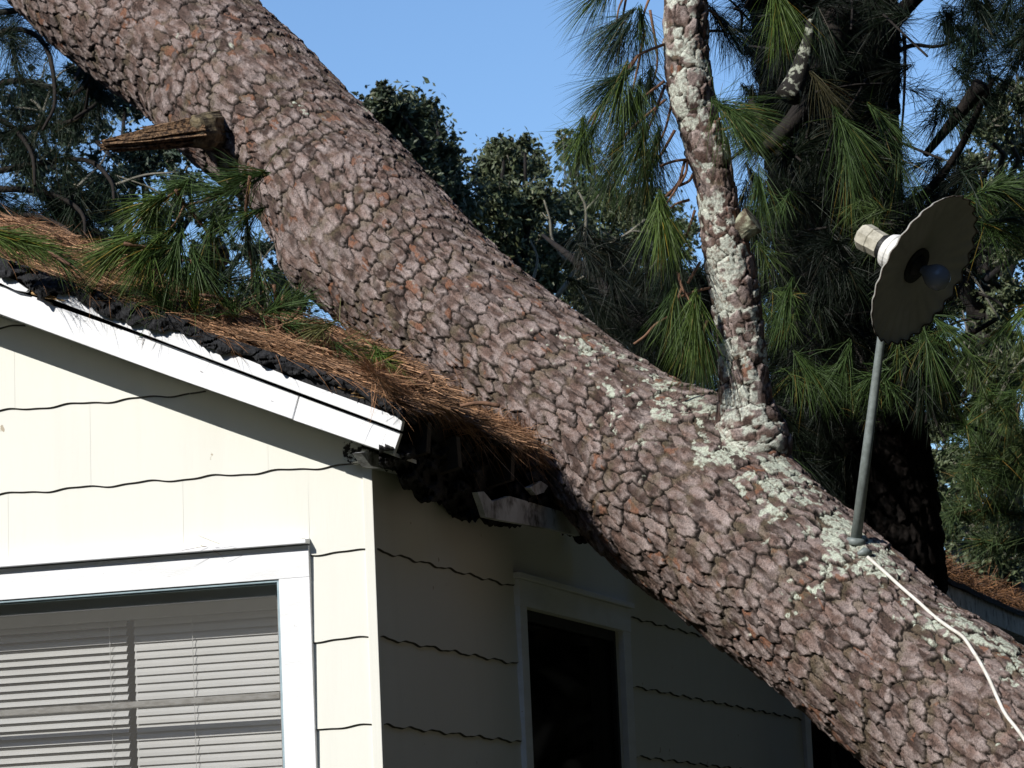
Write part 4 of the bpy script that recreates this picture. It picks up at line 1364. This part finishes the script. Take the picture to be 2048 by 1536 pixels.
# bare twigs poking from the straw
for i, pts in enumerate([[(452, 655), (440, 620), (420, 600)], [(560, 690), (555, 640), (568, 590)], [(545, 690), (560, 655), (592, 628), (600, 612)], [(880, 850), (860, 800), (835, 745), (820, 720)],
                         [(866, 766), (852, 745), (838, 755)], [(1500 - 500, 812), (960, 806), (920, 812)]]):
    b = MB(); b.tube(curve_px(pts, 11.0 if i != 3 else 11.6, 11.0 if i != 3 else 11.9), [.008 - .001 * k / 4 for k in range(len(curve_px(pts, 11, 11)))], 6)
    tag(b.build('bare_twig', M['twig'], None, smooth=True),
        ['short bare twig sticking up from the straw below the broad green sprig', 'thin forked twig standing between straw and trunk, left one', 'bent twig leaning right between straw and trunk',
         'long dry twig lying along the trunk above the straw', 'tiny side twig beside the yellowing sprig', 'pale dry twig on the straw next to the trunk'][i], 'twig', 'bare twigs on the roof')
# dark vent post behind the sprigs
vp_ = MB()
vp_.tube([at(415, 640, 11.5), at(418, 520, 11.5)], .036, 14); 
tp_ = thing('roof_vent', 'dark vent pipe with a boxy cap behind the green sprigs', 'vent', at(415, 640, 11.5))
vp_.build('pipe', M['black'], tp_, smooth=True)
vc = MB(); vc.tube([at(418, 530, 11.5), at(418, 522, 11.5), at(418, 498, 11.5), at(418, 488, 11.5)], [.06, .068, .066, .045], 12)
vc.build('cap', M['black'], tp_)

# ------------------------------------------------------------------ leaves
class Leaves:
    def __init__(s): s.p = []; s.c = []; s.z = []
    def clump(s, c, rad, n, size, col, sq=.8):
        v = RNG.normal(size=(n, 3)); v /= np.linalg.norm(v, axis=1)[:, None]
        v *= np.minimum(np.abs(RNG.normal(size=(n, 1))) * .55 + .08, 1.5)
        s.p.append(np.asarray(c)[None] + v * np.array([rad, rad, rad * sq]))
        s.c.append(np.array(col)[None] * (.55 + .9 * RNG.random((n, 1))) + np.array([.02, .012, .0])[None] * (RNG.random((n, 1)) < .15))
        s.z.append(size * (.6 + .7 * RNG.random(n)))
    def build(s, name, parent):
        P = np.concatenate(s.p); c = np.concatenate(s.c); z = np.concatenate(s.z)[:, None]
        n = len(P)
        a = RNG.normal(size=(n, 3)); a[:, 2] += .3; a /= np.linalg.norm(a, axis=1)[:, None]
        b = np.cross(a, RNG.normal(size=(n, 3))); b /= np.linalg.norm(b, axis=1)[:, None]
        cc = np.cross(a, b)
        V = np.stack([P - b * z, P - b * z * .1 + cc * z * .42 + a * z * .1, P + b * z, P - b * z * .1 - cc * z * .42 + a * z * .1], 1).reshape(-1, 3)
        F = np.arange(n * 4).reshape(n, 4)
        return link(name, np_mesh(name, V, F, np.repeat(c, 4, axis=0)), M['leaf'], parent)

def wiggle(a, b, k, amp):
    a = np.asarray(a, float); b = np.asarray(b, float)
    L = np.linalg.norm(b - a)
    P = [a + (b - a) * i / k + (RNG.normal(size=3) * amp * L if 0 < i < k else 0) for i in range(k + 1)]
    return P

def oak(label, depth, trunk_px, crowns, leafcol, size, per, group, twigs, density=1.0, twig_mat='pale_twig'):
    "crowns: list of (px, py, radius px, count)"
    tx = trunk_px
    foot = at(tx, 768, depth); foot[2] = 0
    root_ = thing('oak_tree', label, 'tree', foot, group)
    t_ = MB(); top = at(tx, 650, depth)
    P = wiggle(foot, top, 5, .02)
    t_.tube(P, list(np.linspace(.22, .13, 6)), 10)
    hubs = []
    for (px, py, r, n) in crowns:
        c = at(px, py, depth + RNG.uniform(-1, 1))
        P = wiggle(top + RNG.normal(size=3) * .05, c, 5, .06)
        t_.tube(P, list(np.linspace(.07, .015, 6)), 6)
        hubs.append((c, r * depth / FPX, n))
    t_.build('trunk', M['dark_twig'], root_, smooth=True)
    tb = MB()
    lv = Leaves()
    for c, r, n in hubs:
        m_ = max(4, int(n / 150))
        for k in range(m_):
            v = RNG.normal(size=3); v /= np.linalg.norm(v); q = c + v * r * RNG.uniform(.25, .95) * np.array([1, 1, .85])
            lv.clump(q, r * RNG.uniform(.25, .55), int(n / m_ * density * .95), size * .72, leafcol)
            if RNG.random() < .5: tb.tube(wiggle(c, q + v * .1, 3, .08), list(np.linspace(.016, .005, 4)), 4)
        for k in range(9):
            v = RNG.normal(size=3); v[2] = abs(v[2]) * .8; v /= np.linalg.norm(v); q = c + v * r * RNG.uniform(1.0, 1.35)
            lv.clump(q, r * RNG.uniform(.06, .16), int(14 * density + 8), size * .62, leafcol)
            tb.tube(wiggle(c + v * r * .5, q, 3, .06), list(np.linspace(.012, .004, 4)), 4)
        lv.clump(c, r * 1.12, int(n * .55 * density), size * .72, leafcol)
    for pts, r0 in twigs:
        tb.tube(curve_px(pts, depth - 1.5, depth - 1.5), list(np.linspace(r0, r0 * .4, len(curve_px(pts, depth, depth)))), 5)
    tb.build('branches', M[twig_mat], root_, smooth=True)
    lv.build('crown', root_)
OL = (.080, .098, .048); OD = (.060, .078, .042); OB = (.045, .066, .042)
G = 'oak trees behind the house'
oak('dark oak with a ragged dome crown just above the fallen trunk', 34, 800,
    [(800, 235, 62, 2600), (848, 270, 52, 2200), (760, 215, 40, 1200), (868, 320, 45, 1700), (790, 310, 70, 2400), (890, 350, 50, 1500), (868, 225, 22, 200), (835, 385, 60, 1500), (915, 400, 50, 1300), (768, 190, 20, 160), (900, 300, 24, 250)], OD, .055, 1, G, [])
oak('round-topped oak against the blue sky left of the upright limb', 36, 1010,
    [(1015, 330, 60, 2600), (985, 350, 45, 1400), (1055, 330, 40, 1300), (1010, 410, 70, 2600), (1080, 400, 50, 1500), (950, 440, 55, 1500), (1040, 480, 75, 2400), (980, 500, 60, 1500), (1130, 420, 50, 1200),
     (1120, 500, 70, 1800), (1030, 560, 70, 1500), (1010, 300, 26, 350), (1050, 290, 18, 160), (1080, 560, 70, 1500)], OL, .055, 1, G,
    [([(1130, 520), (1105, 480), (1100, 440), (1088, 400)], .02), ([(1130, 520), (1165, 490), (1172, 420), (1158, 385)], .024), ([(1172, 420), (1190, 400), (1202, 385)], .014), ([(1110, 600), (1150, 540), (1172, 470)], .03),
     ([(1172, 520), (1215, 490), (1250, 470), (1290, 440)], .02), ([(1250, 470), (1268, 462), (1300, 468)], .014), ([(1100, 440), (1085, 425)], .01), ([(1060, 580), (1075, 520), (1060, 480)], .018)])
oak('sparse twiggy oak with bare grey branches behind the upright limb', 38, 1220,
    [(1180, 400, 70, 1300), (1240, 430, 70, 1500), (1290, 420, 60, 1100), (1200, 500, 80, 2200), (1280, 500, 80, 2000), (1160, 580, 80, 2200), (1350, 480, 60, 1200), (1350, 580, 80, 2000), (1130, 290, 24, 90), (1160, 320, 40, 260), (1270, 600, 80, 2200), (1200, 660, 80, 2000), (1330, 690, 80, 2000), (1250, 740, 80, 1500)], OL, .055, 1, G,
    [([(1280, 640), (1230, 560), (1180, 545), (1120, 500)], .03), ([(1180, 545), (1150, 560), (1120, 540)], .016), ([(1250, 620), (1300, 540), (1330, 500)], .02), ([(1200, 620), (1220, 560), (1260, 520)], .018), ([(1130, 360), (1128, 300), (1122, 262)], .008), ([(1150, 380), (1160, 330), (1168, 300)], .008)])
oak('leafy oak with pale twigs seen through the gap left of the trunk', 34, 330,
    [(250, 200, 60, 900), (200, 150, 60, 900), (150, 260, 80, 1500), (280, 330, 70, 1500), (220, 400, 80, 1500), (340, 300, 50, 700), (370, 360, 50, 700), (120, 380, 80, 1400), (320, 430, 60, 1100), (430, 430, 50, 800), (520, 500, 50, 600), (560, 560, 40, 500), (600, 600, 40, 500), (240, 500, 70, 1100), (60, 200, 70, 1400),
     (40, 320, 80, 1500), (420, 520, 60, 900), (500, 600, 60, 900), (560, 640, 50, 600)], OB, .05, 1, G,
    [([(60, 320), (75, 250), (82, 220), (62, 198)], .03), ([(75, 260), (110, 160), (150, 130)], .018), ([(230, 370), (290, 350), (350, 345)], .016), ([(120, 430), (150, 380), (200, 330), (215, 300)], .02), ([(350, 420), (310, 380), (230, 350)], .014),
     ([(540, 640), (530, 560), (520, 500)], .014), ([(480, 640), (500, 560), (540, 500), (560, 480)], .012), ([(30, 215), (62, 218), (78, 222)], .014)], .8)
oak('thin-leaved oak at the right edge with sky showing through', 32, 1990,
    [(2000, 240, 60, 700), (2040, 300, 70, 900), (1960, 260, 50, 500), (2010, 200, 40, 300), (2040, 180, 40, 350), (1940, 330, 50, 600), (2020, 400, 60, 800), (1970, 420, 60, 900), (2040, 500, 60, 900), (1980, 520, 60, 1000), (1930, 600, 60, 1000), (2020, 600, 60, 1000), (1980, 680, 70, 1300), (2040, 740, 70, 1300), (1920, 740, 70, 1400), (1960, 830, 70, 1300), (2030, 900, 80, 1500), (1920, 940, 60, 1200), (2000, 1000, 80, 1600), (1900, 1060, 60, 1000), (2060, 1100, 80, 1600), (1980, 1120, 80, 1500), (1885, 850, 45, 1200), (1890, 930, 45, 1200), (1880, 1000, 40, 900), (1880, 760, 50, 900)], OL, .05, 1, G,
    [([(1960, 830), (1995, 800), (2030, 740), (2080, 690)], .035), ([(1905, 500), (1950, 560), (2000, 640)], .02), ([(1930, 760), (1940, 700), (1925, 620)], .018), ([(1950, 900), (1960, 820), (1975, 760)], .016)])

# ------------------------------------------------------------------ standing pine
def standing_pine():
    d = 16.0
    foot = at(1765, 1300, d); foot[2] = 0
    root_ = thing('standing_pine', 'dark standing pine with a thick trunk and drooping boughs behind the lamp', 'tree', foot)
    pts = [(1600, -420, 145), (1640, -50, 140), (1655, 120, 135), (1672, 400, 125), (1705, 700, 115), (1752, 960, 108), (1768, 1100, 112), (1790, 1400, 118)]
    P = [at(x, y, d) for x, y, r in pts]; R = [r * d / FPX for x, y, r in pts]
    P.append(np.array([P[-1][0] + .1, P[-1][1], -.05])); R.append(R[-1] * 1.2)
    P.insert(0, P[0] + (P[0] - P[1]) * 2.5); R.insert(0, R[0] * .7)
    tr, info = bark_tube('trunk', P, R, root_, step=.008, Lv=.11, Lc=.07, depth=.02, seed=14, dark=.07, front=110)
    tw = MB(); nd = Needles()
    def bough(pts, d0, d1, r0, tufts=0, mat_=None):
        c_ = curve_px(pts, d0, d1)
        tw.tube(c_, list(np.linspace(r0, r0 * .4, len(c_))), 7)
        return c_
    # limbs leaving the trunk
    for pts, d0, d1, r0 in (([(1700, 160), (1790, 40), (1860, -30), (1960, -120)], 15.8, 15.0, .05), ([(1680, 300), (1600, 330), (1520, 300), (1470, 240)], 15.8, 14.5, .035),
                            ([(1700, 400), (1800, 420), (1900, 330), (1985, 160)], 15.8, 15.0, .03), ([(1690, 520), (1600, 560), (1540, 600)], 15.8, 14.6, .03),
                            ([(1650, 60), (1580, 40), (1500, -40), (1440, -120)], 15.8, 14.5, .04), ([(1720, 640), (1640, 700), (1560, 740)], 15.8, 14.5, .025), ([(1740, 700), (1830, 720), (1900, 690), (1990, 640)], 15.8, 14.8, .025),
                            ([(1780, 850), (1860, 830), (1960, 860), (2060, 900)], 15.8, 14.8, .02), ([(1640, 0), (1500, -150), (1300, -330), (1050, -480)], 15.8, 14.2, .06), ([(1620, -200), (1400, -420), (1100, -620), (800, -760)], 15.8, 14.2, .06),
                            ([(1500, 200), (1640, 470), (1660, 600)], 14.8, 14.9, .012), ([(1720, 860), (1640, 820), (1580, 800)], 15.8, 15.0, .02),
                            ([(1800, 100), (1830, 90), (1880, 92), (1960, 60)], 15.5, 15.2, .012), ([(1808, 70), (1810, 110), (1808, 200), (1800, 300)], 15.4, 15.2, .010), ([(1962, 168), (1930, 212), (1895, 255), (1850, 310)], 14.8, 15.0, .038), ([(1670, 20), (1645, 130), (1600, 225), (1535, 295)], 14.6, 14.2, .075)):
        bough(pts, d0, d1, r0)
    c_ = curve_px([(1085, 470), (1160, 530), (1230, 600), (1300, 660), (1420, 720)], 17.5, 16.0)
    tw.tube(c_, list(np.linspace(.008, .07, len(c_))), 7)
    # needle clusters in reach of the limbs
    def region(n, x0, x1, y0, y1, d0, d1, cols, num, le=.19, spread=.5, keep=lambda x, y: True, dirf=None, w_=.0024):
        k = 0
        while k < n:
            x, y = RNG.uniform(x0, x1), RNG.uniform(y0, y1)
            if not keep(x, y): continue
            k += 1
            dx, dy = (RNG.normal() * .8, .65 + RNG.normal() * .6) if dirf is None else dirf(x, y)
            nd.tuft(at(x, y, RNG.uniform(d0, d1)), pxv(dx, dy, RNG.normal() * .4), le * RNG.uniform(.8, 1.15), num, spread, .4, .10, cols[RNG.integers(len(cols))], w_)
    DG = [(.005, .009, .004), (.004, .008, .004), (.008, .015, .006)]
    for k in range(70):
        x, y = RNG.uniform(1480, 1960), RNG.uniform(-20, 860)
        if 1780 < x and y < 330: continue
        a = RNG.uniform(0, 6.28); L = RNG.uniform(50, 150)
        tw.tube(curve_px([(x, y), (x + math.cos(a) * L * .5 + RNG.normal() * 9, y + math.sin(a) * L * .5 + 8), (x + math.cos(a) * L, y + math.sin(a) * L * .8 + 25)], 14.6, 14.2), .006, 4)
    edge = lambda x, y: not (1790 < x < 1960 and y < 330 and x - 1790 > (330 - y) * .1)
    region(150, 1480, 1800, -30, 420, 14.2, 16.2, DG, 110, keep=edge)
    region(170, 1500, 1880, 400, 820, 14.0, 16.2, DG, 110)
    region(60, 1540, 1700, 760, 1000, 14.4, 16.2, DG, 100)
    region(60, 1800, 1960, 330, 560, 14.5, 16, DG + [BLUEG], 90, keep=lambda x, y: x + (y - 330) * .3 < 1990)
    region(34, 1840, 2048, 20, 260, 14.8, 15.6, [DARKG, BLUEG], 70, spread=.6, keep=lambda x, y: x > 1880 or y > 170)
    region(30, 1900, 2080, -40, 110, 14.6, 15.6, [DARKG], 100)
    region(26, 1480, 1900, 350, 800, 13.5, 14.2, [MIDG, (.055, .085, .022)], 70, le=.13, spread=.7)
    region(18, 1960, 2080, 360, 480, 13.2, 14, [MIDG, DARKG], 110, dirf=lambda x, y: (.8, .1 + RNG.normal() * .3))
    region(30, 1900, 2080, 620, 980, 13.6, 15, [MIDG, (.06, .09, .025)], 80, le=.15, spread=.65)
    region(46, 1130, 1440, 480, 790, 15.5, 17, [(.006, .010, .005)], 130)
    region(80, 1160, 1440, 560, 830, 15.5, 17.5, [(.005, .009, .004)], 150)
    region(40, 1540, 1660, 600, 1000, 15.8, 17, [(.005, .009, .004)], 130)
    region(30, 1790, 1900, 560, 800, 15.5, 16.5, DG, 120)
    # the nearer, sunlit clusters
    for (x, y, dx, dy, le, n, c_, dd) in ((1556, 5, .25, 1, .26, 170, BRIGHT, 13.4), (1690, 255, .45, .9, .26, 190, MIDG, 13.6), (1770, 240, .5, .5, .2, 120, MIDG, 13.8), (1800, 330, .2, 1, .22, 120, MIDG, 13.8),
                                       (1640, 60, .1, 1, .2, 80, DARKG, 14), (1700, 330, .3, 1, .26, 150, MIDG, 13.8), (1520, 380, .1, 1, .22, 120, MIDG, 13.4), (1620, 740, .5, .6, .22, 150, MIDG, 13.6), (1690, 730, -.2, 1, .2, 110, MIDG, 13.6),
                                       (1570, 600, -.3, .8, .22, 120, MIDG, 13.6), (1860, 700, .3, .8, .22, 130, MIDG, 13.4), (1900, 660, .6, .5, .2, 120, MIDG, 13.6), (1580, 940, .3, .6, .16, 90, MIDG, 13.8), (1650, 180, .5, .6, .18, 90, (.05, .045, .02), 13.8),
                                       (2040, 630, -.5, .5, .16, 120, BRIGHT, 13.0), (1480, 690, .2, 1, .2, 100, DARKG, 13.8)):
        nd.tuft(at(x, y, dd), pxv(dx, dy, 0), le, n, .34, .4, .1, c_, .002)
    # crown foliage added above the picture, spread left to shade the pine
    region(240, 500, 1900, -1500, -420, 13.9, 15.6, DG, 110, le=.3, w_=.006)
    nd.build('needles', M['needle'], root_)
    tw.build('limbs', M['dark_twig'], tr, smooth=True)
    # the snapped limb with pale lichen
    sm = MB(); c_ = curve_px([(1575, 195), (1592, 160), (1606, 120), (1616, 80), (1620, 40)], 13.9, 14.0)
    sm.tube(c_, list(np.linspace(.055, .014, len(c_))), 9)
    sm.build('snapped_branch', M['lichen_twig'], tr, smooth=True)
standing_pine()

# dark needle clusters hanging behind the trunk at the left
def left_pine():
    d = 17.0
    root_ = thing('pine_sapling', 'dark young pine with drooping twigs at the left edge above the roof', 'tree', np.array([at(-120, 800, d)[0], at(-120, 800, d)[1], 0]))
    tw = MB(); nd = Needles()
    f0 = at(-120, 800, d); f0[2] = 0
    tw.tube([f0, at(-110, 800, d), at(-90, 300, d), at(-60, -100, d)], [.14, .12, .09, .05], 9)
    arcs = [[(-100, 120), (20, 60), (90, 90), (110, 200), (85, 260)], [(-100, 200), (40, 160), (140, 190), (185, 150), (190, 110)], [(-90, 300), (40, 260), (110, 250), (165, 230), (178, 170)], [(-90, 360), (60, 330), (170, 320), (220, 360), (228, 400)],
            [(-90, 380), (60, 380), (130, 400), (165, 430), (170, 470)], [(-100, 260), (0, 240), (60, 300), (70, 370)], [(-90, 460), (40, 430), (120, 450), (150, 480)], [(-80, 40), (60, 20), (130, 60), (160, 120), (150, 160)], [(185, 150), (200, 190), (190, 210), (150, 236)]]
    for a in arcs:
        c_ = curve_px(a, d, d - .6)
        tw.tube(c_, list(np.linspace(.018, .007, len(c_))), 6)
    for k in range(60):
        a = arcs[RNG.integers(len(arcs))]; i = RNG.integers(1, len(a)); t = RNG.random()
        x = a[i - 1][0] * (1 - t) + a[i][0] * t; y = a[i - 1][1] * (1 - t) + a[i][1] * t
        nd.tuft(at(x, y, d - .3), pxv(RNG.normal() * .6, .6 + RNG.normal() * .5, RNG.normal() * .3), .22, 60, .6, .3, .1, [DARKG, (.015, .03, .016)][k % 2], .0024)
    for k in range(50):
        x, y = RNG.uniform(-60, 190), RNG.uniform(390, 500)
        nd.tuft(at(x, y, d), pxv(RNG.normal() * .7, .3, 0), .25, 90, .6, .3, .1, (.014, .026, .014), .0026)
    for k in range(14):
        x, y = RNG.uniform(-60, 80), RNG.uniform(20, 330)
        nd.tuft(at(x, y, d), pxv(RNG.normal() * .7, .5, 0), .25, 90, .6, .3, .1, (.014, .026, .014), .0026)
    tw.build('trunk', M['dark_twig'], root_, smooth=True)
    nd.build('needles', M['needle'], root_)
left_pine()

def right_pine():
    d = 20.0
    f0 = at(2120, 1300, d); f0[2] = 0
    root_ = thing('young_pine', 'fuzzy light green young pine at the right edge beyond the eave', 'tree', f0)
    tw = MB(); nd = Needles()
    tw.tube([f0, at(2120, 1200, d), at(2100, 860, d), at(2085, 700, d)], [.12, .10, .06, .02], 9)
    ar = [[(2100, 900), (2040, 880), (1990, 890), (1960, 860)], [(2110, 980), (2040, 950), (1980, 945), (1930, 965)], [(2110, 1060), (2040, 1030), (1980, 1020), (1900, 1030)], [(2110, 940), (2060, 910), (2010, 925), (1960, 935)], [(2110, 1120), (2030, 1090), (1960, 1085)]]
    for a in ar:
        c_ = curve_px(a, d, d - .8); tw.tube(c_, list(np.linspace(.018, .007, len(c_))), 6)
        for i in range(len(c_)):
            for k in range(2):
                nd.tuft(c_[i], pxv(-.5 + RNG.normal() * .4, RNG.normal() * .5, RNG.normal() * .4), .2, 60, .6, .1, .1, [(.05, .085, .03), (.07, .10, .035)][k], .0028)
    tw.build('trunk', M['twig'], root_, smooth=True)
    nd.build('needles', M['needle'], root_)
right_pine()

# foliage added round the lot, outside the picture, to close off low sky
def added_woods():
    lv = Leaves(); r = np.random.default_rng(4)
    for k in range(2900):
        q = k % 12; sz = .36; n = 100
        if q < 4: x, y, z = r.uniform(6.5, 11), r.uniform(-14, 26), r.uniform(0, 17)          # right of the lot
        elif q < 6: x, y, z = r.uniform(-14, 11), r.uniform(-15, -11), r.uniform(0, 13)       # behind the camera
        elif q < 8: x, y, z = r.uniform(-15, -11), r.uniform(-14, 8), r.uniform(0, 8)         # left, low towards the sun
        elif q < 9: x, y, z = r.uniform(-15, -11), r.uniform(9, 28), r.uniform(0, 15)
        else: x, y, z, sz = r.uniform(-30, 30), r.uniform(44, 54), r.uniform(0, 6.5), .22
        lv.clump((x, y, z), r.uniform(1.3, 2.2), n, sz, (.042, .046, .036))
    o = lv.build('added_woods', None)
    tag(o, 'unseen foliage added round the yard to shut out the low sky', 'added_woods', kind='stuff')
added_woods()

# a few dry needles caught on the drip cap, the rake board and the casing
def caught():
    nd = Needles()
    for (x, y, dx, dy, L) in ((470, 1092, -1, .12, .05), (440, 1088, -1, -.35, .05), (430, 1094, 1, -.05, .07), (415, 1092, -.8, .1, .06), (400, 1090, .9, .25, .05), (620, 1082, -.5, -.6, .02), (612, 1078, -.9, -.2, .02)):
        p = on_front(x, y, -.056)
        D_ = pxv(dx, dy, 0); nd.raw(np.array([hp(p[0], -.056, p[1])]), D_[None], np.array([L * 1.6]), np.array([[.12, .06, .035]]), .1, .0018)
    for (x, y, dx, dy, L) in ((290, 668, -.25, .95, .05), (288, 678, -.8, -.3, .03), (283, 688, .3, -.9, .03), (165, 640, 1, .25, .07), (150, 632, 1, .2, .05), (640, 856, 1, .3, .03), (540, 800, 1, .33, .04), (400, 742, 1, .4, .05)):
        p = on_front(x, y, rk - .004)
        D_ = pxv(dx, dy, 0); nd.raw(np.array([hp(p[0], rk - .004, p[1])]), D_[None], np.array([L]), np.array([[.16, .13, .11]]), .1, .0016)
    o = nd.build('caught_needles', M['straw'], house)
caught()
